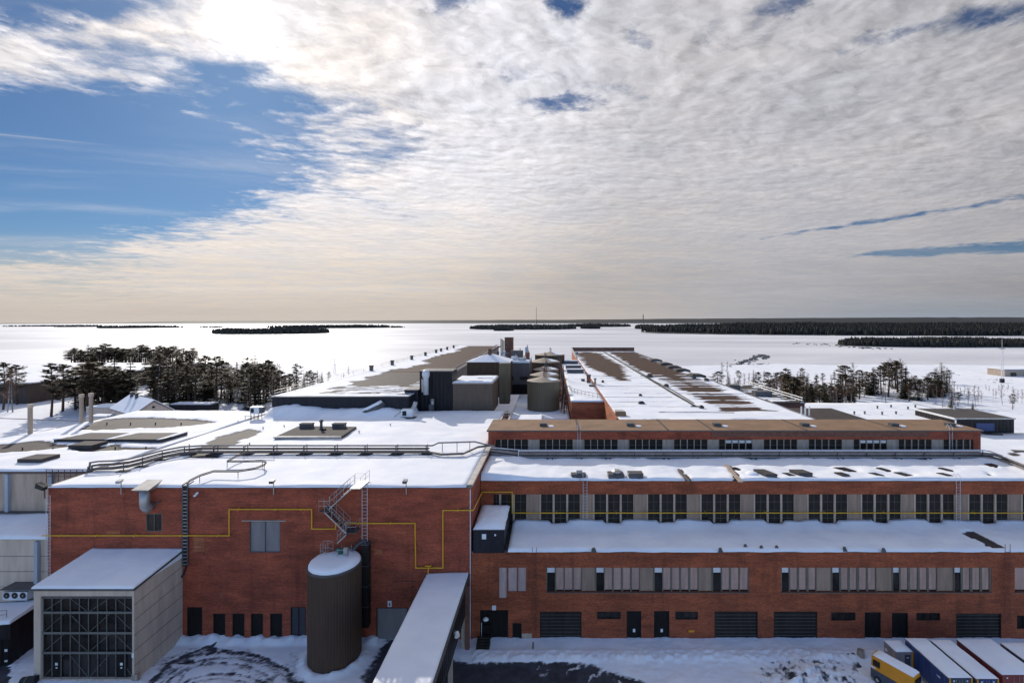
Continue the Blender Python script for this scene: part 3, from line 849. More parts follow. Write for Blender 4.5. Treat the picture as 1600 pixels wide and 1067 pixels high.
# ================================================================== LEFT CONCRETE BUILDINGS
Hh = thing('concrete_hall', 'pale concrete hall with blue grey pilasters and patchy snow roof at the far left', 'building', (-58, 47.5, 13))
def make_H():
    x0, x1, y0, y1, z = -67.6, -45.2, 47.5, 78.4, 13.2
    b = MB(); b.box(x0, x1, y0, y1, GZ - .6, z - .25); b.build('wall', 'concrete', Hh)
    b = MB(); b.box(x0 - .1, x1 - .05, y0 - .12, y1 + .1, z - .248, z); b.build('roof', 'coping_dark', Hh)
    s = F / 47.5
    for px in (13, 81):
        x = PX(px, 47.4); MB().box(x - .16, x + .16, 47.2, 47.498, 8, z - .26).build('pilaster', 'pilaster_blue', Hh)
    for px in (-58,):
        x = PX(px, 47.4); MB().box(x - .16, x + .16, 47.2, 47.498, 8, z - .26).build('pilaster', 'pilaster_blue', Hh)
    b = MB(); b.box(x0, x1 - .02, 47.1, 47.497, 9.0, 9.25); b.build('ledge', 'steel_dark', Hh)
    pat = [[at(*p, z + .1) for p in poly] for poly in (
        [(120, 672), (160, 655), (235, 652), (328, 657), (334, 661), (270, 668), (200, 671)],
        [(-80, 700), (0, 694), (62, 688), (112, 697), (95, 701), (60, 705), (0, 708), (-80, 714)],
        [(112, 700), (150, 699), (178, 695), (205, 699), (252, 700), (240, 703), (150, 706), (125, 705)])]
    def cov(x, y):
        wx, wy = x + .8 * fbm(x * .25, y * .4, 2), y + .35 * fbm(x * .3, y * .4, 7)
        return 0 if any(inpoly(wx, wy, p) for p in pat) else .95
    snow_sheet('roof_snow', Hh, x0 + .02, x1 - .08, y0 - .1, y1, z + .004, .4, cov, 'snow_felt', .18, None, lip=.08, wav=.08)
    # raised monitor strip with a dark edge
    a, c_ = at(84, 686, z + .6), at(260, 684, z + .6); y2 = at(180, 674, z + .6)[1]
    b = MB(); b.box(a[0], c_[0], a[1], y2, z + .01, z + .55); m = b.build('roof_monitor', 'felt_dark', Hh)
    def mc(x, y): return .1 + (.9 if (x - a[0]) % 6.2 < .5 + (y - a[1]) * .2 else 0) + (.8 if y > y2 - .7 else 0)
    snow_sheet('monitor_snow', m, a[0] - .1, c_[0] + .1, a[1] - .1, y2, z + .555, .2, mc, 'snow_felt', .05)
    for px, py, w, d, h in ((138, 692, 1.35, 1.0, .55), (61, 713, 1.25, .95, .55)):
        x, y = at(px, py, z + .6); b = MB(); b.box(x - w, x + w, y - d, y + d, z + .01, z + .6); b.build('roof_light', 'felt_dark', Hh)
    for px, py in ((167, 664), (204, 664), (243, 664), (283, 664), (35, 704), (83, 704), (131, 703), (180, 703), (228, 703)):
        x, y = at(px, py, z); MB().tube([(x, y, z), (x, y, z + .42)], .07).build('vent_stub', 'steel_dark', Hh)
    b = MB(); b.box(-49.5, -46.0, 47.15, 47.45, z + .05, z + .9)
    q = MB()
    for i in range(7):
        x = -49.6 + i * .6; q.tube([(x, 47.1, z - 1.1), (x, 47.1, z + .25)], .03)
    q.tube([(-49.6, 47.1, z + .25), (-46, 47.1, z + .25)], .03); q.tube([(-49.6, 47.1, z - .4), (-46, 47.1, z - .4)], .03)
    q.build('railing', 'rust', Hh)
make_H()
for i, (x, y, h, lab) in enumerate(((-67.9, 62.5, 3.9, 'single rusty white flue pipe standing alone at the left roof edge'),
                                    (-67.6, 69.0, 4.2, 'left one of the two white flue pipes standing close together'),
                                    (-66.6, 69.4, 4.3, 'right one of the two white flue pipes standing close together'))):
    t = thing('flue_pipe', lab, 'flue', (x, y, 13.2), 'white flues on the left roof')
    MB().lathe(x, y, [(.25, 13.0), (.25, 13.2 + h)], 12).build('pipe', 'concrete', t, smooth=False)
    MB().lathe(x, y, [(.28, 13.2 + h - .35), (.31, 13.2 + h - .3), (.31, 13.2 + h + .1), (.27, 13.2 + h + .12)], 12).build('collar', 'concrete_pale', t)

An = thing('concrete_annex', 'low concrete annex with a snowy roof left of the brick hall', 'building', (-56, 43, GZ))
def make_annex():
    z = 8.35
    b = MB(); b.box(-72, -45.14, 43.3, 47.18, GZ - .6, z); b.build('wall', 'concrete_pale', An)
    for k in range(1, 7):
        b = MB(); zz = z - .15 - k * 1.38
        if zz > GZ: b.box(-72, -45.2, 43.285, 43.299, zz, zz + .04); b.build('panel_joint', 'steel_dark', An)
    x = PX(59, 43.2); MB().box(x - .16, x + .16, 43.0, 43.28, GZ, z - .1).build('pilaster', 'pilaster_blue', An)
    b = MB(); b.box(-72, -45.15, 43.15, 47.19, z + .001, z + .1); b.build('roof', 'coping', An)
    snow_sheet('roof_snow', An, -72, -45.16, 43.1, 47.15, z + .104, .3, None, 'snow', .2, lambda x, y: .12 * (y - 43), lip=.06)
    for px in (10, 40):
        pass
make_annex()
t = thing('cooling_unit', 'grey wall unit with three round black fans under a dark hood', 'cooling unit', (PX(27, 42.9), 42.9, 3.4))
x0, x1 = PX(7, 42.6), PX(45, 42.6)
MB().box(x0, x1, 42.45, 43.28, PZ(936, 42.6), PZ(923, 42.6)).build('casing', 'steel_pale', t)
MB().hexa([(x0 - .1, 42.3, PZ(922, 42.3)), (x1 + .45, 42.3, PZ(922, 42.3)), (x1 + .45, 43.28, PZ(912.5, 43)), (x0 + .2, 43.28, PZ(912.5, 43))],
          [(x0 - .1, 42.3, PZ(921, 42.3)), (x1 + .45, 42.3, PZ(921, 42.3)), (x1 + .45, 43.28, PZ(911, 43)), (x0 + .2, 43.28, PZ(911, 43))]).build('hood', 'steel_dark', t)
for k in range(3):
    xx = x0 + (x1 - x0) * (k + .5) / 3; zz = PZ(929.5, 42.5)
    b = MB(); b.tube([(xx, 42.43, zz), (xx, 42.449, zz)], .27, 16); f = b.build('fan', 'rubber', t)
    b = MB(); b.tube([(xx, 42.415, zz), (xx, 42.429, zz)], .06, 8); b.build('fan_hub', 'steel', f)

# ------------------------------------------------------------------ glazed gate house
Gt = thing('gatehouse', 'concrete loading bay with a tall dark braced glass front and sloping snowy roof', 'building', (-37, 38, 0))
def make_gate():
    xl, xr, yf, yb = -41.0, -33.06, 38.0, 42.99
    zf, zb = 6.75, 7.4
    ol, orr = PX(63.4, yf), PX(206.5, yf); ot, ob = PZ(931, yf), GZ + .2
    b = MB(); b.wall(xl, xr, GZ - .6, zf, yf, [(ol, orr, ob, ot)], .30)
    b.q((xr, yf, GZ - .6), (xr, yb, GZ - .6), (xr, yb, zb), (xr, yf, zf)); b.q((xl, yb, GZ - .6), (xl, yf, GZ - .6), (xl, yf, zf), (xl, yb, zb))
    b.build('wall', 'concrete_pale', Gt)
    for k in range(1, 6):
        f0 = k / 6; b = MB()
        za, zc = GZ + (zf - GZ) * f0, GZ + (zb - GZ) * f0
        b.hexa([(xr + .001, yf, za), (xr + .012, yf, za), (xr + .012, yb, zc), (xr + .001, yb, zc)], [(xr + .001, yf, za + .035), (xr + .012, yf, za + .035), (xr + .012, yb, zc + .035), (xr + .001, yb, zc + .035)])
        b.build('panel_joint', 'steel_dark', Gt)
    b = MB(); b.hexa([(xl - .12, yf - .15, zf + .002), (xr + .12, yf - .15, zf + .002), (xr + .12, yb, zb + .002), (xl - .12, yb, zb + .002)],
                     [(xl - .12, yf - .15, zf + .16), (xr + .12, yf - .15, zf + .16), (xr + .12, yb, zb + .16), (xl - .12, yb, zb + .16)]); b.build('roof', 'steel_dark', Gt)
    sl = (zb - zf) / (yb - yf)
    snow_sheet('roof_snow', Gt, xl - .06, xr + .06, yf - .12, yb - .02, zf + .16, .2, None, 'snow', .12, lambda x, y: (y - yf + .15) * sl, lip=.03, wav=.03)
    MB().box(ol + .002, orr - .002, yf + .26, yf + .29, ob + .002, ot - .002).build('glazing', 'glass_dark', Gt)
    nm = 10; w = (orr - ol) / nm
    for i in range(nm + 1):
        x = ol + w * i; h = .05 if i in (0, nm) else .022
        MB().box(max(ol + .003, x - h), min(orr - .003, x + h), yf + .16, yf + .21, ob + .003, ot - .003).build('mullion', 'steel_teal', Gt)
    rows = [PZ(py, yf) for py in (958, 990, 1021)]
    for z in rows: MB().box(ol + .003, orr - .003, yf + .10, yf + .155, z - .085, z + .085).build('transom', 'steel_teal', Gt)
    MB().box(ol + .003, orr - .003, yf + .10, yf + .155, PZ(936, yf), PZ(932.5, yf)).build('transom', 'steel_dark', Gt)
    lv = [ob] + rows[::-1] + [ot - .15]
    for a, c in zip(lv, lv[1:]):
        for k in range(4):
            x_0, x_1 = ol + (orr - ol) * k / 4, ol + (orr - ol) * (k + 1) / 4
            z0_, z1_ = (a, c) if k % 2 == 0 else (c, a)
            MB().tube([(x_0 + .05, yf + .235, z0_ + .05), (x_1 - .05, yf + .235, z1_ - .05)], .024, 4).build('brace', 'steel_teal', Gt)
    for px in (84, 186):
        x = PX(px, yf); d = MB(); d.box(x - .42, x + .42, yf + .215, yf + .225, ob + .01, rows[2] - .1); d = d.build('door', 'door_black', Gt)
        MB().box(x - .10, x + .10, yf + .2, yf + .214, ob + .95, ob + 1.15).build('notice', 'white_paint', d)
        MB().box(x - .06, x + .06, yf + .2, yf + .214, ob + .70, ob + .80).build('notice', 'white_paint', d)
    MB().box(xr - .2, xr + .25, yf - .02, yf + .3, GZ - .1, GZ + .55).build('kerb_block', 'concrete_grey', Gt)
    MB().box(xr - .18, xr - .02, yf - .012, yf - .002, PZ(1027, yf), PZ(1020, yf)).build('notice', 'white_paint', Gt)
make_gate()
t = thing('oil_drum', 'black drum lying in the snow by the corner of the glass fronted loading bay', 'drum', (PX(44, 37.9), 37.6, GZ))
x = PX(45, 37.6)
b = MB(); b.tube([(x - .55, 37.6, GZ + .32), (x + .45, 37.75, GZ + .36)], .3, 14); b.build('barrel', 'rubber', t)
b = MB(); b.tube([(x - .2, 37.65, GZ + .33), (x - .12, 37.66, GZ + .33)], .325, 14); b.build('band', 'steel_dark', t)

# dark container with snow at the lower left
Ct = thing('dark_container', 'dark brown container hut with a thick snow cover and thin railing at the left edge', 'container', (0, 0, 0))
MB().box(-3.4, 0, 0, 3.2, 0, 3.35).build('body', 'rib_black', Ct)
MB().box(-3.45, .05, -.05, 3.25, 3.352, 3.45).build('roof', 'shutter_dark', Ct)
snow_sheet('roof_snow', Ct, -3.42, .02, -.03, 3.22, 3.452, .15, None, 'snow', .22, lip=.05, wav=.1)
for a, c in ((-1.35, -.55), (-.5, -.05)):
    d = MB().box(a, c, -.035, -.002, .12, 2.2).build('door', 'door_black', Ct)
MB().box(-.36, -.16, -.05, -.036, 1.2, 1.4).build('notice', 'white_paint', d); MB().box(-.36, -.16, -.05, -.036, .35, .5).build('notice', 'white_paint', d)
b = MB()
for x in (-2.8, -1.7, -.7): b.tube([(x, .55, 3.45), (x, .55, 4.3)], .02, 5)
b.tube([(-2.8, .55, 4.3), (-.7, .55, 4.3)], .02, 5); b.tube([(-2.8, .55, 3.95), (-.7, .55, 3.95)], .02, 5); b.build('railing', 'steel_dark', Ct)
Ct.location = Vector((-44.9, 39.8, GZ)) * K; Ct.rotation_euler.z = R(9)

# ================================================================== BROWN SILO, STAIR, LADDER, DUCT
SX, SY, SR = -18.4, 40.75, 2.1
Si = thing('brown_silo', 'tall dark brown ribbed silo with snow on top in front of the brick hall', 'silo', (SX, SY, GZ))
def ribbed(x, y, r, z0, z1, n=120, k=.028):
    b = MB(); rr = []
    rings = []
    for z in (z0, z1):
        i = len(b.v)
        for j in range(n):
            a = 2 * math.pi * j / n; q = r + (k if j % 2 else -k)
            b.v.append((x + q * math.cos(a), y + q * math.sin(a), z))
        rings.append(i)
    for j in range(n):
        b.f.append((rings[0] + j, rings[0] + (j + 1) % n, rings[1] + (j + 1) % n, rings[1] + j)); b.mi.append(0)
    b.f.append(tuple(rings[1] + j for j in range(n))); b.mi.append(0)
    return b
M('silo_brown', (.082, .050, .033), .6, .10, .9, streak=True, spec=.2)
ribbed(SX, SY, SR, GZ - .2, 7.45, 120, .016).build('shell', 'silo_brown', Si)
MB().lathe(SX, SY, [(SR + .05, 7.35), (SR + .07, 7.38), (SR + .07, 7.5), (SR - .05, 7.53)], 60).build('rim', 'steel_dark', Si)
def silo_snow(x, y, r, z, h, par, name='snow_cap', notch=None):
    b = MB(); n = 48; c0 = len(b.v)
    rings = []
    for f_, hh in ((1.0, .0), (.985, .45), (.93, .7), (.75, .85), (.5, .95), (.2, 1.0)):
        i = len(b.v)
        for j in range(n):
            a = 2 * math.pi * j / n
            q = r * f_ * (1 + (.025 * fbm(math.cos(a) * 2, math.sin(a) * 2, 3)))
            if notch and abs(((a - notch + math.pi) % (2 * math.pi)) - math.pi) < .3: q *= .88
            b.v.append((x + q * math.cos(a), y + q * math.sin(a), z + h * hh * (1 + .25 * fbm(q * math.cos(a), q * math.sin(a), 4)) - (.04 if hh == 0 else 0)))
        rings.append(i)
    for p, q_ in zip(rings, rings[1:]):
        for j in range(n): b.f.append((p + j, p + (j + 1) % n, q_ + (j + 1) % n, q_ + j)); b.mi.append(0)
    b.f.append(tuple(rings[-1] + j for j in range(n))); b.mi.append(0)
    return b.build(name, 'snow', par, smooth=True)
silo_snow(SX, SY, SR * .97, 7.54, .42, Si, notch=R(125))
# hatch rail on the silo top
b = MB()
rx, ry = SX - 1.15, SY + 1.0
for dx, dy in ((-.45, -.25), (.1, -.45), (.45, .2), (-.1, .4), (-.5, .35)):
    b.tube([(rx + dx, ry + dy, 7.5), (rx + dx, ry + dy, 8.75)], .022, 5)
for z in (8.15, 8.75): b.tube([(rx - .45, ry - .25, z), (rx + .1, ry - .45, z), (rx + .45, ry + .2, z), (rx - .1, ry + .4, z), (rx - .5, ry + .35, z), (rx - .45, ry - .25, z)], .02, 5)
b.build('rail_cage', 'steel', Si)
b = MB(); b.lathe(SX + .2, SY + .7, [(.22, 7.7), (.22, 8.1), (.15, 8.15), (.15, 8.35)], 10); b.tube([(SX - .2, SY + .75, 8.25), (SX + .3, SY + .7, 8.25)], .16, 8); b.build('fill_motor', 'green_paint', Si)
b = MB(); b.box(SX + .55, SX + .9, SY + .35, SY + .6, 7.7, 8.6); b.build('control_box', 'steel', Si)
b = MB()
for dx in (.1, .95):
    for dy in (.2, 1.1): b.tube([(SX + dx, SY + dy, 7.6), (SX + dx, SY + dy, 8.55)], .022, 5)
b.tube([(SX + .1, SY + .2, 8.5), (SX + .95, SY + .2, 8.5), (SX + .95, SY + 1.1, 8.5)], .02, 5); b.tube([(SX + .1, SY + .2, 8.1), (SX + .95, SY + .2, 8.1)], .02, 5)
b.build('guard_rail', 'steel', Si)
b = MB()
pts = [(-15.6 + .9, 42.6, 8.2)]
b.tube([(SX + 1.0, SY + 1.3, 8.0), (SX + 1.3, 42.3, 8.35), (SX + 1.7, 42.7, 8.5), (SX + 2.1, 42.4, 8.1)], .14, 8)
b.build('vent_duct', 'steel_dark', Si)

St = thing('steel_stair', 'zigzag galvanised steel stair from the hall roof down to the silo top', 'stair', (-18.5, 42.4, 8.2))
def make_stair():
    Y0, Y1 = 41.85, 42.75; Ym = (Y0 + Y1) / 2
    def p(px, py): return (PX(px, Y0), PZ(py, Y0))
    def rails(b, pts, hgt=.95):
        for k in (hgt, hgt * .55): b.tube([(q[0], q[1], q[2] + k) for q in pts], .016, 5)
        for q in pts: b.tube([q, (q[0], q[1], q[2] + hgt)], .016, 5)
    for a, c, n in (((547, 764), (515, 793), 9), ((507, 799), (541, 832), 11), ((541, 834), (527, 847), 5)):
        a, c = p(*a), p(*c)
        for y in (Y0, Y1):
            MB().hexa([(a[0], y - .025, a[1] - .13), (a[0], y + .025, a[1] - .13), (c[0], y + .025, c[1] - .13), (c[0], y - .025, c[1] - .13)],
                      [(a[0], y - .025, a[1]), (a[0], y + .025, a[1]), (c[0], y + .025, c[1]), (c[0], y - .025, c[1])]).build('stringer', 'steel', St)
            b = MB(); rails(b, [(a[0] + (c[0] - a[0]) * f, y, a[1] + (c[1] - a[1]) * f) for f in (0, .33, .67, 1)]); b.build('handrail', 'steel', St)
        for i in range(n):
            f = (i + .5) / n; x, z = a[0] + (c[0] - a[0]) * f, a[1] + (c[1] - a[1]) * f - .06
            MB().box(x - .11, x + .11, Y0 + .03, Y1 - .03, z, z + .03).build('tread', 'steel_dark', St)
    for x0, x1, z, back in ((p(498, 0)[0], p(515, 0)[0], p(0, 799.5)[1], 0), (p(540, 0)[0], p(556, 0)[0], p(0, 832.5)[1], 0), (p(546, 0)[0], p(563, 0)[0], ZA + .32, 1)):
        l = MB().box(x0, x1, Y0, Y1 + .25 + back, z - .06, z).build('landing', 'steel_dark' if not back else 'steel', St)
        b = MB(); xe = x0 if x0 < p(510, 0)[0] else x1
        if back: rails(b, [(x0, Y1 + .3, z), (x1, Y1 + .3, z)]); rails(b, [(x1, Y0, z), (x1, Y1 + 1.2, z)])
        else: rails(b, [(x0, Y0, z), (x1, Y0, z)]); rails(b, [(xe, Y0, z), (xe, Y1, z)])
        b.build('guard_rail', 'steel', l)
make_stair()

def ladder(name, label, x, y, z0, z1, w=.42, mat='steel_pale', loops=False, step=.3, group='wall ladders', out=.18, off=0):
    t = thing(name, label, 'ladder', (x, y, z0), group)
    for s in (-1, 1):
        b = MB(); q = [(x + s * w / 2, y - out, z0), (x + s * w / 2, y - out, z1 + .5)]
        if off: q += [(x + s * w / 2, y + .1, z1 + .75), (x + s * w / 2, y + .35, z1 + .4)]
        b.tube(q, .022, 5); b.build('rail', mat, t)
    n = int((z1 - z0) / step)
    for i in range(n): z = z0 + step * (i + .5); MB().tube([(x - w / 2, y - out, z), (x + w / 2, y - out, z)], .014, 4).build('rung', mat, t)
    k = max(2, int((z1 - z0) / 2.5))
    for i in range(k + 1):
        z = z0 + (z1 - z0 - .3) * i / k + .1
        for s in (-1, 1): MB().tube([(x + s * w / 2, y - out, z), (x + s * w / 2, y - .003, z)], .014, 4).build('bracket', mat, t)
    return t
ladder('wall_ladder', 'tall pale ladder beside the zigzag stair and brown silo', PX(571, 43), 43, 2.5, ZA, .46)
ladder('wall_ladder', 'red and white ladder at the left corner of the brick hall', PX(78.5, 43), 43, 5.3, ZA - 1.1, .36, 'steel_pale')
ladder('wall_ladder', 'pale ladder over the upper shuttered windows near the yellow pipe bend', ux(914), YU, ZL + .2, ZU, .4, 'steel_pale', off=1)
ladder('wall_ladder', 'pale ladder over the upper shuttered windows towards the right end', ux(1495), YU, ZL + .2, ZU, .4, 'steel_pale', off=1)
ladder('wall_ladder', 'rusty ladder on the lower brick front left of the first window band', fx(835), 43, 1.0, ZL, .36, 'rust')
ladder('wall_ladder', 'dark ladder on the lower brick front below the torn snow patch', fx(1571.5), 43, 1.0, ZL + .3, .45, 'rust')
ladder('wall_ladder', 'pale ladder on the set-back brick storey above the pipe rack, near its left end', PX(904.5, YC), YC, ZU + .3, ZC, .3, 'steel_pale', off=1)
ladder('wall_ladder', 'pale hooped ladder on the set-back brick storey near its right end', PX(1484, YC), YC, ZU + .3, ZC, .36, 'steel_pale', off=1)
t = thing('dust_duct', 'dark square duct standing between the brown silo and the brick wall', 'duct', (-16.3, 42.7, 1))
MB().box(PX(567, 42.6), PX(577, 42.6), 42.3, 42.95, 1.0, PZ(849, 42.6)).build('shaft', 'shutter_dark', t)
MB().box(PX(566.2, 42.6), PX(577.8, 42.6), 42.26, 42.96, PZ(849, 42.6), PZ(847.5, 42.6)).build('cap', 'steel_dark', t)
for z in (2.8, 4.6, 6.4): MB().box(PX(566.7, 42.6), PX(577.3, 42.6), 42.27, 42.955, z, z + .06).build('flange', 'steel_dark', t)

# cable tray running down the hall front
t = thing('cable_tray', 'black cable tray with pipes running down the brick hall and across its roof', 'cable tray', (PX(291, 43), 42.9, 7))
x = PX(291, 43)
for s in (-1, 1): MB().tube([(x + s * .22, 42.86, 6.2), (x + s * .22, 42.86, ZA + .3), (x + s * .22 + .25, 43.3, ZA + .5)], .05, 6).build('side_rail', 'steel_dark', t)
for i in range(22): z = 6.3 + i * .31; MB().box(x - .22, x + .22, 42.84, 42.87, z, z + .06).build('rung', 'steel', t)
b = MB(); b.box(x - .17, x + .17, 42.875, 42.99, 6.2, ZA + .2); b.build('cables', 'rubber', t)
MB().tube([(x + .1, 42.9, 6.2), (x - .05, 42.85, 5.6), (x - .5, 42.9, 4.9), (x - .62, 42.95, 4.4)], .07, 6).build('loose_cable', 'rubber', t)
# its run over the roof: loop path in pixels on level
RP = [(292, 757), (296, 752), (312, 744), (334, 737), (372, 737), (398, 733), (413, 727), (416, 723), (410, 721), (385, 721.5), (355, 721.5), (368, 714), (384, 708), (400, 707), (428, 707)]
for k, dz in enumerate((.0, .12)):
    pts = [(at(px, py, ZA + .75)[0], at(px, py, ZA + .75)[1], ZA + .75 + dz) for px, py in RP]
    MB().tube(pts, .05, 6).build('roof_cable', 'pipe_brown', t)
for px, py in RP[2:12:2]:
    q = at(px, py, ZA + .75); MB().tube([(q[0], q[1], ZA + .1), (q[0], q[1], ZA + .72)], .03, 5).build('leg', 'steel_dark', t)

# yellow gas line
Ys = 42.82
GP = [(66, 836.5), (358, 836.5), (358, 795.5), (487, 795.5), (487, 826), (524.5, 826), (524.5, 817.3), (648.5, 817.3), (649.5, 887), (692, 887), (692, 797), (737, 797)]
pts = [(PX(a, Ys), Ys, PZ(c, Ys)) for a, c in GP]
pts += [(-7.0, Ys, pts[-1][2])]
pts[-2] = (-7.0, Ys, pts[-2][2]); pts = pts[:-1]
pts += [(-7.0, 47.2, uz(768) + .05), (-7.0, YU - .18, uz(767.5)), (ux(800.5), YU - .18, uz(767.5)), (ux(800.5), YU - .18, uz(800)), (X1R - .3, YU - .18, uz(800))]
t = thing('gas_pipe', 'thin bright yellow gas pipe stepping across the brick fronts', 'pipe', (-26, 42.8, 9))
MB().tube(pts, .052, 6).build('pipe', 'yellow', t)
for a, c in ((93, 836.5), (150, 836.5), (210, 836.5), (282, 836.5), (340, 836.5), (372, 795.5), (430, 795.5), (470, 795.5), (560, 817.3), (610, 817.3), (649, 855), (670, 887), (692, 835), (715, 797)):
    q = (PX(a, Ys), PZ(c, Ys)); MB().box(q[0] - .035, q[0] + .035, Ys - .08, 42.997, q[1] - .08, q[1] + .08).build('clip', 'yellow', t)
for k in range(16):
    xx = ux(823) + 3.0 * k; MB().box(xx - .03, xx + .03, YU - .25, YU + .13, uz(800) - .07, uz(800) + .07).build('clip', 'yellow', t)
q = (PX(669, Ys), PZ(887, Ys))
MB().tube([(q[0], Ys, q[1]), (q[0], Ys, q[1] - .75)], .05, 6).build('drop_pipe', 'yellow', t)
b = MB(); b.box(q[0] - .22, q[0] + .22, Ys - .12, Ys - .07, q[1] + .02, q[1] + .08); b.box(q[0] - .28, q[0] + .28, Ys - .10, Ys + .05, q[1] + .16, q[1] + .22); b.tube([(q[0], Ys, q[1]), (q[0], Ys, q[1] + .18)], .04, 6)
b.build('valve', 'yellow', t)

# exhaust hood on the hall front
t = thing('exhaust_hood', 'grey metal exhaust elbow with flat square hood over the small window', 'vent', (PX(229, 42.7), 42.6, 11))
x = PX(229, 42.5)
MB().tube([(x, 43.0, 11.45), (x, 42.55, 11.45), (x, 42.35, 11.7), (x, 42.3, 12.1), (x, 42.3, 13.15)], .38, 14).build('elbow', 'steel', t, smooth=True)
b = MB(); b.hexa([(x - .55, 41.9, 13.15), (x + .62, 41.9, 13.15), (x + .62, 42.8, 13.15), (x - .55, 42.8, 13.15)], [(x - .72, 41.75, 13.32), (x + .8, 41.75, 13.32), (x + .8, 43.3, 13.75), (x - .6, 43.3, 13.75)]); b.build('hood', 'steel', t)
MB().tube([(x, 42.98, 11.5), (x + .9, 42.9, 11.9)], .07, 6).build('bracket', 'pipe_brown', t)
# lamps on the roof edge
for i, (px, lab, face) in enumerate(((190, 'small floodlight on a post above the exhaust hood side of the roof edge', -1), (428, 'small floodlight on a post at the roof edge left of the stair', -1), (635, 'small floodlight on a post at the roof edge right of the stair', 1))):
    x = PX(px, 42.9); t = thing('roof_floodlight', lab, 'lamp', (x, 42.85, ZA - .6), 'floodlights on the brick hall edge')
    MB().tube([(x, 42.85, ZA - .55), (x, 42.85, ZA + .55)], .04, 6).build('post', 'steel', t)
    MB().hexa([(x - .26, 42.55, ZA + .5), (x + .1, 42.55, ZA + .5), (x + .1, 42.95, ZA + .6), (x - .26, 42.95, ZA + .6)], [(x - .28, 42.6, ZA + .72), (x + .12, 42.6, ZA + .72), (x + .12, 42.98, ZA + .8), (x - .28, 42.98, ZA + .8)]).build('lamp_head', 'steel_dark' if i else 'steel', t)
t = thing('corner_floodlight', 'black floodlight box on the left roof corner of the brick hall', 'lamp', (-45.3, 42.9, ZA - .2))
MB().tube([(-45.3, 42.9, ZA - .9), (-45.3, 42.85, ZA + .15)], .06, 6).build('post', 'rust', t)
MB().hexa([(-45.9, 42.6, ZA + .1), (-45.1, 42.5, ZA - .1), (-45.1, 42.9, ZA - .1), (-45.8, 43.0, ZA + .1)], [(-45.8, 42.6, ZA + .55), (-45.0, 42.5, ZA + .2), (-45.0, 42.9, ZA + .2), (-45.7, 43.0, ZA + .55)]).build('lamp_head', 'rubber', t)
t = thing('security_camera', 'small white twin camera on the brick wall right of the cable tray', 'camera', (PX(307, 42.8), 42.8, 12.5))
x = PX(307, 42.8); z = PZ(773, 42.8)
MB().tube([(x, 42.99, z), (x, 42.75, z + .1)], .04, 6).build('bracket', 'white_paint', t); MB().tube([(x - .15, 42.7, z - .08), (x + .05, 42.75, z + .05)], .09, 8).build('lens_tube', 'white_paint', t); MB().tube([(x + .02, 42.7, z + .12), (x + .2, 42.75, z + .25)], .08, 8).build('lens_tube', 'white_paint', t)

# ------------------------------------------------------------------ covered gangway
Gw = thing('covered_gangway', 'long black covered gangway with a snowy roof running from the hall towards the viewer', 'gangway', (-9.3, 36, GZ))
xl, xr, ya, yb, zt = -11.05, -7.5, 18.0, 42.98, 5.3
MB().box(xl, xr, ya, yb, 2.5, zt).build('body', 'rib_black', Gw)
MB().box(xl - .12, xr + .12, ya, yb, zt + .001, zt + .12).build('roof', 'steel_dark', Gw)
snow_sheet('roof_snow', Gw, xl - .06, xr + .05, ya, yb - .1, zt + .121, .2, None, 'snow', .14, lip=0, wav=.05)
for x in (xl - .14, xr + .14): MB().tube([(x, ya, zt + .02), (x, yb, zt + .02)], .07, 6).build('gutter', 'steel_dark', Gw)
for y in (41.9, 36.5, 31): 
    for x in (xl + .2, xr - .2): MB().box(x - .16, x + .16, y - .16, y + .16, GZ - .1, 2.498).build('post', 'concrete_grey', Gw)
MB().box(xr + .002, xr + .35, 41.6, 41.95, GZ - .1, 5.0).build('corner_post', 'rust', Gw)
for y, z in ((36.2, 4.4),):
    t = thing('wall_floodlight', 'floodlight with a round glass front on the side of the black gangway', 'lamp', (xr + .15, y, z))
    MB().tube([(xr + .002, y, z + .3), (xr + .3, y, z + .3), (xr + .35, y, z + .1)], .05, 6).build('arm', 'steel_dark', t)
    MB().tube([(xr + .3, y + .05, z + .1), (xr + .42, y - .22, z)], .2, 12).build('lamp_head', 'lens', t)
for z, dy in ((3.2, 0), (2.9, .0)): MB().box(xr + .001, xr + .02, ya, yb, z, z + .05).build('side_rail', 'steel_dark', Gw)

# black shed on the lower roof
Sh = thing('black_roof_shed', 'small black metal shed with rounded snow cap on the corner of the lower roof', 'shed', (-5.6, 43, ZL))
x0, x1 = -7.0, PX(788, 42.9)
MB().box(x0, x1, 42.9, YU - .02, ZL - .05, 9.35).build('body', 'rib_navy', Sh)
MB().box(x0 - .03, x1 + .04, 42.86, YU - .03, 9.352, 9.42).build('roof', 'steel_dark', Sh)
b = MB(); b.att = None
def cap(name, par, x0, x1, y0, y1, z, h, n=9):
    b = MB()
    W = n + 1
    for j in range(n + 1):
        for i in range(n + 1):
            u, v = i / n, j / n; e = min(u, 1 - u, v, 1 - v) * 2
            sx = x0 + (x1 - x0) * u; sy = y0 + (y1 - y0) * v
            b.v.append((sx + .05 * fbm(sx, sy), sy, z + h * min(1, (e * 2.2) ** .5 if e > 0 else 0) * (1 + .2 * fbm(sx * .7, sy * .7, 3))))
    for j in range(n):
        for i in range(n): b.f.append((j * W + i, j * W + i + 1, (j + 1) * W + i + 1, (j + 1) * W + i)); b.mi.append(0)
    return b.build(name, 'snow', par, smooth=True)
cap('snow_cap', Sh, x0 - .02, x1 + .03, 42.87, YU - .05, 9.421, .42, 14)
MB().box(PX(753, 42.9), PX(759.5, 42.9), 42.88, 42.897, PZ(842, 42.9), PZ(834, 42.9)).build('notice', 'white_paint', Sh)
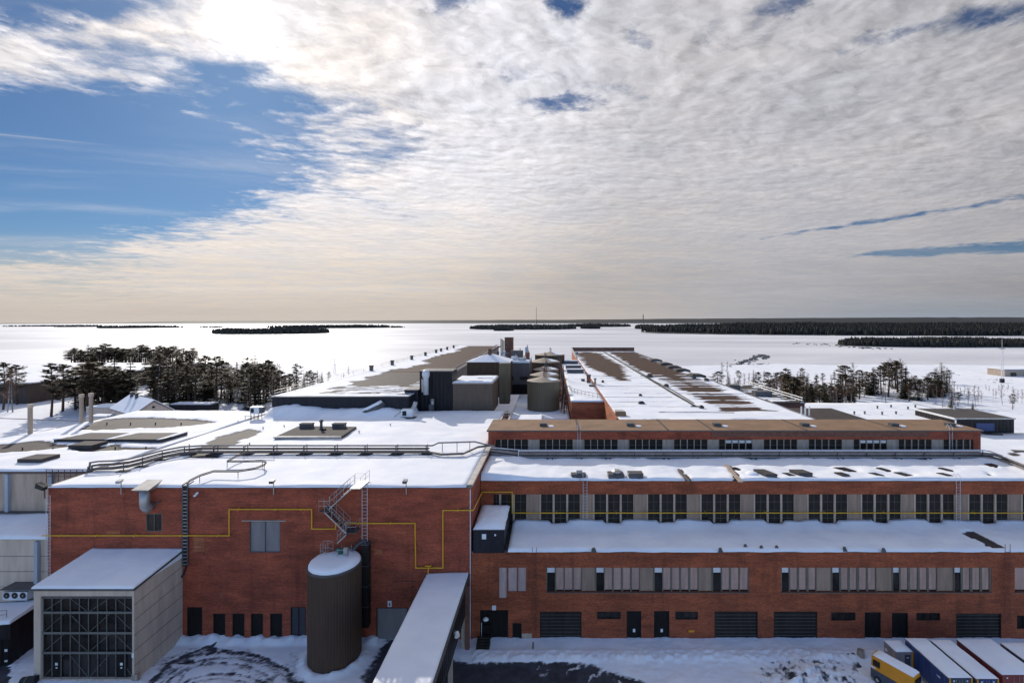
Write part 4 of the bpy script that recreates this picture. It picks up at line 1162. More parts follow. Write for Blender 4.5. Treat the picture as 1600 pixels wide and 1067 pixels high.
MB().box(PX(772.5, 42.9), PX(775, 42.9), 42.88, 42.897, PZ(837, 42.9), PZ(834, 42.9)).build('notice', 'white_paint', Sh)

# ================================================================== PIPE RACKS
Rk = thing('roof_pipe_rack', 'bundle of dark pipes on low supports crossing the snowy roof of the brick hall', 'pipe rack', (-28, 53.2, ZA))
YR = 53.2; zr = ZA + .12
def rackpath(off, z):
    # from the left wall corner, round the bend, along the roof
    o = off
    return [(-45.35, 47.0 - o, z - 1.3), (-45.3, 47.1 - o, z - .1), (-44.6, 47.2 - o, z), (-43.2 + o * .3, 47.4 - o, z), (-42.3 + o * .6, 48.0 - o, z), (-41.9 + o, 49.2, z), (-41.6 + o, 51.0 - o * .4, z),
            (-40.6 + o, 52.6 - o, z), (-38.8, YR - o, z)]
for k, (dy, z, r) in enumerate(((-.28, zr + .32, .085), (.0, zr + .30, .11), (.28, zr + .34, .07), (-.2, zr + .66, .06), (.22, zr + .68, .07), (0, zr + 1.02, .09))):
    p = rackpath(-dy, z)
    x1 = -13.6 if k != 5 else -13.2
    p += [(x1, YR + dy, z)]
    if k in (0, 1): p += [(-12.6, YR + dy - .5, z), (-12.0, YR + dy - .9, z), (-9.6, YR - .7 + dy, z + .05), (-8.4, 54.6 + dy, z + .2), (-7.0, 55.2 + dy, z + .25)]
    if k == 5: p += [(-12.7, 53.8, z + .15), (-8.7, 54.3, z + .15), (-7.3, 55.0, z - .4), (-6.6, 55.3, z - .6)]
    MB().tube(p, r, 7).build('pipe', 'pipe_lag' if k in (1, 5) else 'pipe_brown', Rk)
for px in (292, 337, 384, 430, 477, 525, 572, 620, 667):
    x = PX(px, YR)
    for y in (YR - .35, YR + .35): MB().box(x - .035, x + .035, y - .035, y + .035, ZA + .12, zr + 1.1).build('support_leg', 'steel_dark', Rk)
    for z in (zr + .2, zr + .56, zr + .9): MB().box(x - .03, x + .03, YR - .31, YR + .31, z, z + .04).build('cross_bar', 'steel_dark', Rk)
    MB().hexa([(x - .75, YR - .55, ZA + .1), (x + .55, YR - .55, ZA + .1), (x + .75, YR + .5, ZA + .1), (x - .4, YR + .5, ZA + .1)],
              [(x - .75, YR - .55, ZA + .27), (x + .55, YR - .55, ZA + .27), (x + .75, YR + .5, ZA + .27), (x - .4, YR + .5, ZA + .27)]).build('base_pad', 'felt_dark', Rk)
for px, py in ((253.5, 719), (222.6, 729), (193, 736.5)):
    x, y = at(px, py, ZA + .2)
    MB().box(x - .03, x + .03, y - .03, y + .03, ZA + .12, zr + 1.05).build('support_leg', 'steel_dark', Rk)
    MB().box(x - .6, x + .5, y - .3, y + .3, ZA + .1, ZA + .26).build('base_pad', 'felt_dark', Rk)
for px in (691, 714, 734):
    x = PX(px, 54.0); MB().box(x - .03, x + .03, 54.0, 54.06, ZA + .1, zr + 1.15).build('support_leg', 'steel_dark', Rk)

Rp = thing('pipe_rack', 'long rack of grey lagged pipes running in front of the set-back brick storey', 'pipe rack', (20, 56, ZU))
YP = 56.0
for k, (dy, z, r, m) in enumerate(((-.5, ZU + .42, .10, 'pipe_lag'), (-.2, ZU + .40, .13, 'pipe_brown'), (.15, ZU + .44, .10, 'pipe_lag'), (-.35, ZU + .72, .12, 'pipe_lag'), (.0, ZU + .74, .14, 'pipe_lag'), (.3, ZU + 1.0, .07, 'steel_pale'))):
    p = [(-7.1, 55.6 + dy * .4, z + .45), (-6.2, 55.7 + dy * .5, z + .35), (-3.6, YP + dy, z), (50.2 + dy, YP + dy, z), (51.0 - dy * .2, YP - .5 + dy, z), (51.0 - dy, 54.0, z), (49.4 - dy, 46.0, z), (48.9 - dy, 43.4, z - .05), (48.8 - dy, 40.6, z - .05)]
    MB().tube(p[:7], r, 7).build('pipe', m, Rp)
for k in range(17):
    x = -3.8 + 3.35 * k
    for y in (YP - .55, YP + .35): MB().box(x - .035, x + .035, y - .035, y + .035, ZU + .1, ZU + 1.12).build('support_leg', 'steel_dark', Rp)
    for z in (ZU + .24, ZU + .55): MB().box(x - .03, x + .03, YP - .51, YP + .31, z, z + .035).build('cross_bar', 'steel_dark', Rp)
    MB().box(x - .06, x + .06, YP - .85, YP - .2, ZU + .1, ZU + .24).build('foot', 'rubber', Rp)
    MB().box(x + .5, x + .6, YP - .8, YP - .6, ZU + .1, ZU + .34).build('foot', 'rubber', Rp)
MB().box(-3.9, 50.5, YP - .62, YP - .58, ZU + 1.12, ZU + 1.2).build('top_rail', 'steel_pale', Rp)
MB().box(-3.86, -3.78, YP - .70, YP - .63, ZU + .1, ZU + 1.25).build('end_post', 'white_paint', Rp)

# ------------------------------------------------------------------ things on the upper roof of the wing
def roof_box(name, label, cat, px, py, w, d, h, z, mat, skew=0.0, lidmat=None, group=None, depth_first=True):
    x, y = at(px, py, z)
    t = thing(name, label, cat, (x, y, z), group)
    MB().hexa([(x - w, y, z - .05), (x + w, y, z - .05), (x + w + skew, y + d, z - .05), (x - w + skew, y + d, z - .05)], [(x - w, y, z + h), (x + w, y, z + h), (x + w + skew, y + d, z + h), (x - w + skew, y + d, z + h)]).build('curb', mat, t)
    i = .07
    MB().hexa([(x - w - i, y - i, z + h + .003), (x + w + i, y - i, z + h + .003), (x + w + skew + i, y + d + i, z + h + .003), (x - w + skew - i, y + d + i, z + h + .003)],
              [(x - w, y, z + h + .1), (x + w, y, z + h + .1), (x + w + skew, y + d, z + h + .1), (x - w + skew, y + d, z + h + .1)]).build('lid', lidmat or mat, t)
    return t, x, y
t, x, y = roof_box('roof_fan_box', 'small dark roof box with a silver drum on top, leftmost on the upper snowy roof', 'roof vent', 904, 747, .72, .8, .28, ZU + .15, 'steel_dark')
MB().tube([(x - .2, y + .4, ZU + .65), (x + .4, y + .4, ZU + .65)], .2, 12).build('drum', 'steel', t)
t, x, y = roof_box('roof_fan_box', 'dark roof box topped by a shiny silver cowl, beside a lidded box', 'roof vent', 963, 748, .78, 1.1, .35, ZU + .15, 'steel_dark')
MB().lathe(x + .1, y + .5, [(.42, ZU + .6), (.5, ZU + .72), (.5, ZU + .8), (.3, ZU + .95)], 14).build('cowl', 'steel', t)
roof_box('roof_fan_box', 'closed dark lidded roof box right of the silver cowl', 'roof vent', 994, 748, .72, 1.0, .42, ZU + .15, 'steel_dark')
roof_box('roof_hatch', 'long slanting dark roof hatch behind the boards on the upper snowy roof', 'roof hatch', 1206, 747, .55, 1.7, .32, ZU + .15, 'steel_dark', -.6, 'felt_dark')
roof_box('roof_hatch', 'shorter dark roof hatch right of the long slanting hatch', 'roof hatch', 1259, 745, .7, 1.2, .32, ZU + .15, 'steel_dark', -.4, 'felt_dark')
x, y = at(1175, 742, ZU + .15); t = thing('roof_dome', 'low snow covered round dome between the board and the long hatch', 'dome', (x, y, ZU + .15))
MB().lathe(x, y, [(.68, ZU + .1), (.66, ZU + .3), (.5, ZU + .42), (.2, ZU + .5), (.02, ZU + .51)], 16).build('dome', 'snow', t, smooth=True)
FL = [(1153, 735, .3, .7), (1238, 745, .35, .9), (1329, 738, .62, 1.3), (1322, 744, .4, .9), (1388, 737, .28, 1.0), (1376, 745, .4, .9), (1420, 745, .4, 1.1), (1486, 737, .24, 1.0), (1484, 745, .35, .9)]
for i, (px, py, w, d) in enumerate(sorted(FL)):
    x, y = at(px, py, ZU + .2); t = thing('flat_skylight', nth(i, len(FL), 'flat skylights sunk in the upper snowy roof'), 'skylight', (x, y, ZU), 'flat skylights of the upper roof')
    sk = -.35 * d
    MB().hexa([(x - w, y, ZU + .05), (x + w, y, ZU + .05), (x + w + sk, y + d, ZU + .05), (x - w + sk, y + d, ZU + .05)], [(x - w, y, ZU + .36), (x + w, y, ZU + .36), (x + w + sk, y + d, ZU + .36), (x - w + sk, y + d, ZU + .36)]).build('frame', 'felt_dark', t)
    g = .07
    MB().hexa([(x - w + g, y + g, ZU + .361), (x + w - g, y + g, ZU + .361), (x + w + sk - g, y + d - g, ZU + .361), (x - w + sk + g, y + d - g, ZU + .361)], [(x - w + g, y + g, ZU + .385), (x + w - g, y + g, ZU + .385), (x + w + sk - g, y + d - g, ZU + .385), (x - w + sk + g, y + d - g, ZU + .385)]).build('pane', 'glass_dark', t)
for i, (a, c, lab) in enumerate((((1060, 733), (1077, 751), 'narrow dark board slanting over the snow, left one of two'), ((1135, 726), (1158, 752), 'wider grey board slanting down to the roof edge, right one of two'))):
    p, q = at(*a, ZU + .4), at(*c, ZU + .4); t = None
    w = .12 if i == 0 else .2
    o = MB().hexa([(p[0] - w, p[1], ZU + .32), (p[0] + w, p[1], ZU + .32), (q[0] + w, q[1], ZU + .28), (q[0] - w, q[1], ZU + .28)], [(p[0] - w, p[1], ZU + .45), (p[0] + w, p[1], ZU + .45), (q[0] + w, q[1], ZU + .40), (q[0] - w, q[1], ZU + .40)]).build('roof_board', 'pipe_brown' if i == 0 else 'concrete_grey', None, (p[0], p[1], ZU))
    tag(o, lab, 'board', 'boards on the upper roof')
# small dark scuppers along the lower roof edge
SC = [(928, 858.5), (1126, 858.5), (1165, 853), (1190, 855), (1214, 855), (1320, 857), (1381, 859)]
for i, (px, py) in enumerate(SC):
    x, y = at(px, py, ZL + .3); o = MB().hexa([(x - .25, y - .12, ZL + .1), (x + .2, y - .1, ZL + .1), (x + .25, y + .12, ZL + .1), (x - .15, y + .1, ZL + .1)], [(x - .22, y - .1, ZL + .42), (x + .02, y - .1, ZL + .50), (x + .1, y + .1, ZL + .46), (x - .12, y + .1, ZL + .44)]).build('drain_cover', 'steel_dark', None, (x, y, ZL))
    tag(o, nth(i, len(SC), 'small drain covers along the lower roof snow'), 'drain cover', 'drain covers of the lower roof')

# ------------------------------------------------------------------ on the hall roof
p4 = [at(429, 683, ZA + .45), at(534, 682, ZA + .45), at(557, 667, ZA + .45), at(467, 666, ZA + .45)]
t = thing('dark_roof_deck', 'dark bare roof deck with two boxes standing above the snow of the hall roof', 'roof deck', (-30.5, 60, ZA))
MB().hexa([(*q, ZA) for q in p4], [(*q, ZA + .5) for q in p4]).build('deck', 'felt_dark', t)
b = MB()
e = .06
for a, c in ((0, 1),):
    MB().box(p4[0][0] - .1, p4[1][0] + .1, p4[0][1] - .1, p4[0][1] - .01, ZA + .32, ZA + .56).build('edge_flashing', 'steel', t)
for i, (px, lab) in enumerate(((477, 'left dark roof light box on the bare roof deck'), (528, 'right dark roof light box on the bare roof deck'))):
    q = thing('roof_light_box', lab, 'skylight', (*at(px, 669, ZA + .5), ZA + .5), 'boxes on the dark roof deck'); x, y = at(px, 669, ZA + .5)
    MB().box(x - .8, x + .8, y, y + .8, ZA + .5, ZA + 1.0).build('curb', 'steel_dark', q); MB().box(x - .85, x + .85, y - .05, y + .85, ZA + 1.003, ZA + 1.1).build('lid', 'felt_dark', q)
x, y = at(502, 671, ZA + .5); t = thing('roof_chimney', 'dark vent pipe with a cap between the two boxes on the roof deck', 'vent', (x, y, ZA + .5))
MB().lathe(x, y, [(.28, ZA + .5), (.22, ZA + .7), (.17, ZA + .75), (.17, ZA + 1.5)], 10).build('pipe', 'steel_dark', t); MB().lathe(x, y, [(.1, ZA + 1.5), (.28, ZA + 1.56), (.28, ZA + 1.7), (.05, ZA + 1.85)], 10).build('cap', 'steel_dark', t)
MB().box(x + .3, x + .7, y - .5, y - .1, ZA + .5, ZA + .72).build('base_block', 'rubber', t)
# small stubs in the snow
ST = [(444, 667), (610, 665), (561, 676), (411, 670), (372, 660), (390, 695)]
for i, (px, py) in enumerate(ST):
    x, y = at(px, py, ZA + .2); o = MB().tube([(x, y, ZA), (x, y, ZA + .5)], .06, 6).build('vent_stub', 'steel_dark', None, (x, y, ZA)); tag(o, nth(i, len(ST), 'short vent stubs on the brick hall roof'), 'vent', 'vent stubs of the hall roof')
# air units
def air_unit(label, px, py, w, h, legs, Y=None):
    x, y = at(px, py, ZA + .1); t = thing('air_unit', label, 'air unit', (x, y, ZA + .1))
    z = ZA + .1 + legs
    MB().box(x - w, x + w, y - .1, y + .9, z, z + h).build('casing', 'white_paint', t)
    MB().box(x - w * .8, x - w * .1, y - .13, y - .102, z + h * .2, z + h * .8).build('grille', 'rubber', t)
    for sx in (-1, 1):
        for yy in (y, y + .8): MB().tube([(x + sx * w * .85, yy, ZA), (x + sx * w * .85, yy, z - .002)], .05, 5).build('leg', 'rust', t)
    return t, x, y, z
t, x, y, z = air_unit('grey air unit on rusty legs at the far back edge of the left roof', 398, 656, .68, 1.05, .9)
MB().box(x + .69, x + 1.1, y, y + .7, z + .1, z + 1.0).build('side_duct', 'steel_dark', t)
for k in range(3): MB().tube([(x - 1.1 + k * .9, y - .5, ZA), (x - 1.1 + k * .9, y - .5, ZA + .8)], .035, 5).build('rail_post', 'rust', t)
MB().tube([(x - 1.2, y - .5, ZA + .75), (x + 1.0, y - .5, ZA + .75)], .035, 5).build('rail', 'rust', t)
t, x, y, z = air_unit('white air unit with a pipe elbow on the roof by the dark tower', 636, 654, .85, 1.15, .25)
MB().tube([(x + .6, y + .6, z + .9), (x + .9, y + .9, z + 1.6), (x + 1.0, y + 1.1, z + 2.1)], .32, 10).build('elbow', 'steel', t)
MB().box(x - 1.6, x + 1.2, y - .5, y + 1.2, ZA + .1, ZA + .24).build('base', 'steel_dark', t)
MB().tube([(x - 2.2, y - .3, ZA + .2), (x - 1.0, y + .2, ZA + 1.1)], .04, 5).build('hand_rail', 'steel_dark', t)
t = thing('roof_duct', 'dark duct bend with a snow topped hump in front of the navy hall wall', 'duct', (-23.5, 74, ZA))
x, y = at(596, 641, ZA); 
MB().tube([(x - .9, 74.2, ZA + .5), (x, 74.2, ZA + .9), (x + 1.3, 74.6, ZA + 1.5), (x + 1.9, 75.6, ZA + 1.9)], .55, 10).build('duct', 'steel_dark', t)
MB().tube([(x - .8, 74.1, ZA + .95), (x + .1, 74.1, ZA + 1.4), (x + 1.3, 74.5, ZA + 2.0), (x + 1.8, 75.2, ZA + 2.3)], .3, 8).build('snow', 'snow', t, smooth=True)

# ================================================================== LONG LEFT HALL AND THE PROCESS BUILDINGS
LB = thing('long_navy_hall', 'very long flat hall with navy end wall and brown patchy snow roof, left of centre', 'building', (-34, 75.5, GZ))
def make_B():
    z = 16.0; xl, xr, ya, yb = -44.0, -22.5, 75.5, 231.0
    b = MB(); b.q((xl, ya, GZ), (xr, ya, GZ), (xr, ya, z), (xl, ya, z)); b.q((xl, yb, GZ), (xl, ya, GZ), (xl, ya, z), (xl, yb, z)); b.q((xr, ya, GZ), (xr - 3, yb, GZ), (xr - 3, yb, z), (xr, ya, z)); b.q((xr - 3, yb, GZ), (xl, yb, GZ), (xl, yb, z), (xr - 3, yb, z))
    b.build('wall', 'rib_navy', LB)
    b = MB(); b.hexa([(xl, ya, z), (xr, ya, z), (xr - 3, yb, z), (xl, yb, z)], [(xl, ya, z + .1), (xr, ya, z + .1), (xr - 3, yb, z + .1), (xl, yb, z + .1)]); b.build('roof', 'felt_dark', LB)
    b = MB(); b.box(xl - .1, xr, ya - .1, ya + .15, z + .101, z + .2); b.build('front_coping', 'steel_dark', LB)
    def cov(x, y):
        n = fbm(x * .10, y * .22, 3); n2 = fbm(x * .14, y * 1.1, 8)
        edge = -38.3 + 2.2 * n - (y - 80) * .012 + (2.0 if 128 < y < 141 else 0) * (n2 + .6) + 2.5 * max(0, math.sin(y * .11)) * (y > 120)
        if y < 88 and n2 * 1.1 + .35 - abs(y - 82) * .03 + (x + 34) * .012 > .33: return .9
        if y < 78 + n2: return .95
        if x > -26.5 and y < 100 and n2 > -.05: return .8
        if x < edge: return .95
        return .12 + .12 * n2
    snow_sheet('roof_snow', LB, xl + .05, xr - .1, ya + .16, 112, z + .104, .35, cov, 'snow_felt', .12, cellx=.5)
    snow_sheet('roof_snow_far', LB, xl + .05, xr - 1.0, 112, yb - .1, z + .104, .8, cov, 'snow_brown', .12, cellx=.6)
    # inner pipe and rail along the right edge
    b = MB(); b.tube([(xr - .6, 108, z + .9), (xr - 3.2, 226, z + .9)], .22, 6); b.build('roof_pipe', 'pipe_lag', LB)
    b = MB(); b.tube([(xr + .3, 90, z + .3), (xr - 2.6, 226, z + .4)], .3, 6); b.build('roof_pipe', 'steel', LB)
    b = MB(); pts = [(xl + .15, 76 + 6 * i, z + .1) for i in range(26)]
    for p in pts: b.tube([p, (p[0], p[1], p[2] + .95)], .035, 4)
    for k in (.5, .95): b.tube([(xl + .15, 76, z + .1 + k), (xl + .15, 226, z + .1 + k)], .035, 4)
    b.build('railing', 'steel', LB)
make_B()
for i, y in enumerate((114, 129, 147, 163, 178, 186, 197, 210)):
    t = thing('roof_vent', nth(i, 8, 'dark vent boxes along the navy hall edge'), 'vent', (-43, y, 16.1), 'vents on the long hall edge')
    h = 1.2
    MB().box(-43.3, -42.6, y, y + .7, 16.1, 16.1 + h).build('shaft', 'steel_dark', t); MB().box(-43.38, -42.5, y - .08, y + .8, 16.103 + h, 16.3 + h).build('cap', 'shutter_dark', t)

def block(name, label, cat, x0, x1, y0, y1, z0, z1, mat, snow=True, trim='steel_dark', cov=None, th=.16):
    t = thing(name, label, cat, ((x0 + x1) / 2, y0, z0))
    MB().box(x0, x1, y0, y1, z0, z1).build('wall', mat, t)
    MB().box(x0 - .08, x1 + .08, y0 - .08, y1 + .08, z1 + .002, z1 + .16).build('roof', trim, t)
    if snow: snow_sheet('roof_snow', t, x0 + .02, x1 - .02, y0 + .02, y1 - .02, z1 + .164, max(.3, (x1 - x0) / 24), cov, 'snow_felt', th)
    return t
block('dark_tower', 'tall black clad tower block at the end of the navy hall', 'tower', -22.0, -16.6, 80.0, 84, ZA - .5, 19.6, 'rib_black', False)
block('dark_tower_annex', 'lower black clad block leaning on the left of the black tower', 'building', -24.2, -22.0 - .01, 79.0, 83, ZA - .5, 16.6, 'rib_navy', False)
x = PX(665, 78.5)
t = thing('silver_flue', 'shiny silver flue with a round head standing in front of the black tower', 'flue', (x, 78.6, 16.6))
MB().lathe(x, 78.7, [(.42, 16.0), (.42, 18.6), (.62, 19.1), (.62, 19.6), (.45, 19.9), (.3, 20.0)], 14).build('pipe', 'steel_pale', t, smooth=True)
MB().tube([(x - .5, 78.6, 16.4), (x - .55, 78.6, 18.5)], .18, 8).build('side_pipe', 'steel', t)
x = PX(676, 79.6)
t = thing('tower_fan', 'small dark fan unit with a grey cowl at the foot of the black tower', 'vent', (x, 79.4, ZA))
MB().box(x - .5, x + .3, 79.0, 79.9, ZA, ZA + 1.2).build('housing', 'steel_dark', t); MB().lathe(x, 79.4, [(.3, ZA + 1.2), (.3, ZA + 1.8), (.4, ZA + 1.9), (.2, ZA + 2.1)], 10).build('cowl', 'steel', t)
def pc(x, y): return .1 if (-13 < x < -10.5 and 84 < y < 85.5) or (-14 < x < -11.5 and 80.6 < y < 81.4) else .95
block('ribbed_block', 'taupe ribbed metal block with snow roof right of the black tower', 'building', -16.5, -9.9, 80.0, 89.0, ZA - .5, 17.6, 'rib_taupe', True, 'concrete_pale', pc)
block('ribbed_column', 'narrow olive ribbed shaft behind the taupe block', 'building', -9.8, -7.9, 89.5, 92, ZA - .5, 20.0, 'rib_olive', False, 'steel_dark')
t = thing('umber_block', 'square brown block with a shallow snowy pyramid roof behind the taupe block', 'building', (-13, 98, ZA))
MB().box(-17.2, -8.6, 97.5, 105, ZA - .5, 19.7).build('wall', 'rib_umber', t)
b = MB(); zz = 19.7; q = [(-17.4, 97.3, zz + .01), (-8.4, 97.3, zz + .01), (-8.4, 105.2, zz + .01), (-17.4, 105.2, zz + .01)]; ap = (-12.9, 101, zz + 1.6)
for i in range(4): b.q(q[i], q[(i + 1) % 4], ap)
b.q(*reversed(q)); b.build('roof', 'snow', t)
b = MB(); b.tube([(-12.9, 100.5, zz + 1.0), (-12.9, 100.5, zz + 2.6)], .4, 8); b.build('roof_cowl', 'rust', t)
t = block('slate_block', 'grey metal clad block with machines on its roof, left of the pale silos', 'building', -9.2, -4.9, 105, 118, 12.0, 18.9, 'rib_slate', True, 'white_paint')
MB().box(-9.19, -4.91, 104.9, 104.99, 12.0, 14.2).build('base', 'door_black', t)
for a, c in ((-9.1, -8.4), (-6.9, -5.2)): MB().box(a, c, 104.93, 104.99, 15.2, 15.9).build('window', 'glass_dark', t)
for i, (x, y, w, h, m, lab) in enumerate(((-8.4, 108, .7, .9, 'steel_pale', 'pale roof machine box at the front left of the slate block roof'), (-6.6, 107, .9, .7, 'steel', 'low grey machine box at the front right of the slate block roof'), (-5.6, 111, .5, 1.6, 'rust', 'rusty upright machine near the right edge of the slate block roof'),
        (-8.2, 114, 1.4, 1.9, 'steel_dark', 'wide dark machine box at the back of the slate block roof'), (-6.0, 115.5, .35, 2.6, 'pilaster_blue', 'blue grey upright tank at the back right of the slate block roof'))):
    t = thing('roof_machine', lab, 'machine', (x, y, 19.06), 'machines on the slate block')
    MB().box(x - w, x + w, y - .6, y + .6, 19.2, 19.2 + h).build('housing', m, t)
    MB().box(x - w * .9, x + w * .9, y - .5, y + .5, 19.06, 19.197).build('base', 'steel_dark', t); MB().tube([(x + w * .5, y, 19.203 + h), (x + w * .5, y, 19.7 + h)], .12, 7).build('vent_stub', 'steel', t)
# far lift tower and stacks at the end of the navy hall
t = thing('lift_tower', 'dark brown lift tower rising above the far end of the navy hall', 'tower', (-17.6, 190, 16))
MB().box(-18.6, -15.4, 190, 194, 12, 21.4).build('wall', 'brick_dark', t); MB().box(-18.7, -15.3, 189.9, 194.1, 21.403, 21.6).build('roof', 'coping_dark', t)
for i in range(3): MB().tube([(-20.0 + .55 * i, 189.6, 13), (-20.0 + .55 * i, 189.6, 21.2 - .4 * i)], .2, 7).build('flue', 'steel_dark', t)
for i, (px, Y, h, m) in enumerate(((750, 130, 2.6, 'steel_pale'), (766, 150, 2.4, 'rust'), (778, 150, 2.6, 'steel_dark'), (784, 150, 2.3, 'steel'), (788, 150, 2.8, 'steel_pale'), (793, 152, 2.0, 'steel_dark'))):
    x = PX(px, Y); t = thing('roof_stack', nth(i, 6, 'small stacks behind the pyramid roofed block'), 'stack', (x, Y, 16), 'stacks at the far end of the navy hall')
    MB().lathe(x, Y, [(.35, 14), (.35, 16 + h * .8), (.5, 16 + h * .85), (.4, 16 + h)], 8).build('pipe', m, t)
# courtyard roofs behind the storey
block('link_roof', 'low snowy link roof in blue shade between the ribbed blocks and the pale silos', 'building', -7.0, 3.0, 79.2, 104.8, GZ, 11.6, 'brick_dark', True, 'coping_dark')
block('small_flat_block', 'small snow covered flat block directly behind the left end of the set-back storey', 'building', -5.2, -1.4, 66, 76, GZ, 12.9, 'brick_dark', True, 'coping')
t = thing('roof_ladder_frame', 'rusty ladder like frame lying on the roof edge behind the storey', 'frame', (-7, 68, ZA))
for x in (-7.5, -6.3): MB().box(x - .12, x + .12, 64.2, 76.5, ZA + .25, ZA + .5).build('beam', 'coping', t)
for k in range(6): MB().box(-7.37, -6.43, 65 + 2.0 * k, 65.25 + 2.0 * k, ZA + .28, ZA + .45).build('cross_beam', 'rust', t)

# pale silos in a row
SIL = [(-1.5, 88, 2.93, 17.2, .7, 'front one of the pale olive silos with cone roofs, standing clear in front'), (-1.5, 99, 2.9, 17.0, .7, 'second of the pale olive silos, its cone just above the front one'), (-1.4, 111, 2.9, 16.9, .7, 'third of the pale olive silos counted from the front'),
       (-1.9, 129, 4.0, 17.2, 1.0, 'wide brown roofed silo behind the three narrow pale ones'), (-.6, 150, 4.6, 17.6, .8, 'farthest silo with a low wide roof at the back of the row')]
M('silo_roof', (.30, .235, .17), .6, .25, .8); M('silo_olive', (.13, .10, .055), .55, .12, .9, streak=True)
for i, (x, y, r, z, h, lab) in enumerate(SIL):
    t = thing('pale_silo', lab, 'silo', (x, y, GZ), 'row of pale silos')
    ribbed(x, y, r, GZ, z, 96, .03).build('shell', 'silo_olive' if i < 3 else 'rib_umber', t)
    MB().lathe(x, y, [(r + .05, z - .12), (r + .1, z - .08), (r + .1, z + .01), (.3, z + h), (.05, z + h + .05)], 40).build('roof', 'silo_roof', t)
    b = MB(); n = 12
    for k in range(n):
        a0, a1 = R(-60 + 80 * k / n), R(-60 + 80 * (k + 1) / n)
        f0, f1 = .35 + .1 * math.sin(k * 2.1), .9
        pts = []
        for f_, a in ((f0, a0), (f1, a0), (f1, a1), (f0, a1)):
            q = r * f_; pts.append((x + q * math.cos(a), y + q * math.sin(a), z + h * (1 - f_) + .10))
        b.q(*pts)
    b.build('roof_snow', 'snow', t)
    b = MB(); b.tube([(x + .1, y - .3, z + h - .3), (x + .1, y - .3, z + h + 1.5)], .12, 6); b.tube([(x + .45, y - .2, z + h - .4), (x + .45, y - .2, z + h + 1.1)], .08, 6); b.tube([(x + .1, y - .3, z + h + 1.2), (x + .45, y - .2, z + h + .8)], .05, 5); b.build('vent_mast', 'steel_dark' if i else 'rust', t)
# steel pipe tower right of the silos
t = thing('pipe_tower', 'rusty framework of upright pipes and platforms between the silos and long brick hall', 'pipe tower', (2.4, 100, GZ))
random.seed(5)
for k in range(30):
    y = 84 + 2.0 * k; x = 2.0 + .9 * math.sin(k * 1.9) * .5 + .2
    z1 = 15.2 + 1.8 * math.sin(k * .7) + (1.2 if k > 8 else 0)
    MB().tube([(x, y, GZ), (x, y, z1)], .10 + .06 * (k % 3 == 0), 6).build('upright', ('rust', 'pipe_brown', 'steel_dark')[k % 3], t)
for k in range(9):
    y = 85 + 6.2 * k; z = 7 + 1.05 * (k % 8)
    MB().box(1.6, 3.1, y, y + 1.6, z, z + .12).build('platform', 'rust', t)
    MB().tube([(1.7, y, z + .12), (3.2, y + .1, z + 2.1)], .05, 5).build('strut', 'pipe_brown', t)
    MB().tube([(1.7, 84, 9 + .8 * k), (2.6, 142, 9 + .8 * k)], .07, 5).build('long_pipe', 'rust', t)
for k in range(12): MB().tube([(1.9, 84, 2 + 1.1 * k), (2.9, 84, 2 + 1.1 * k)], .04, 4).build('rung', 'steel', t)

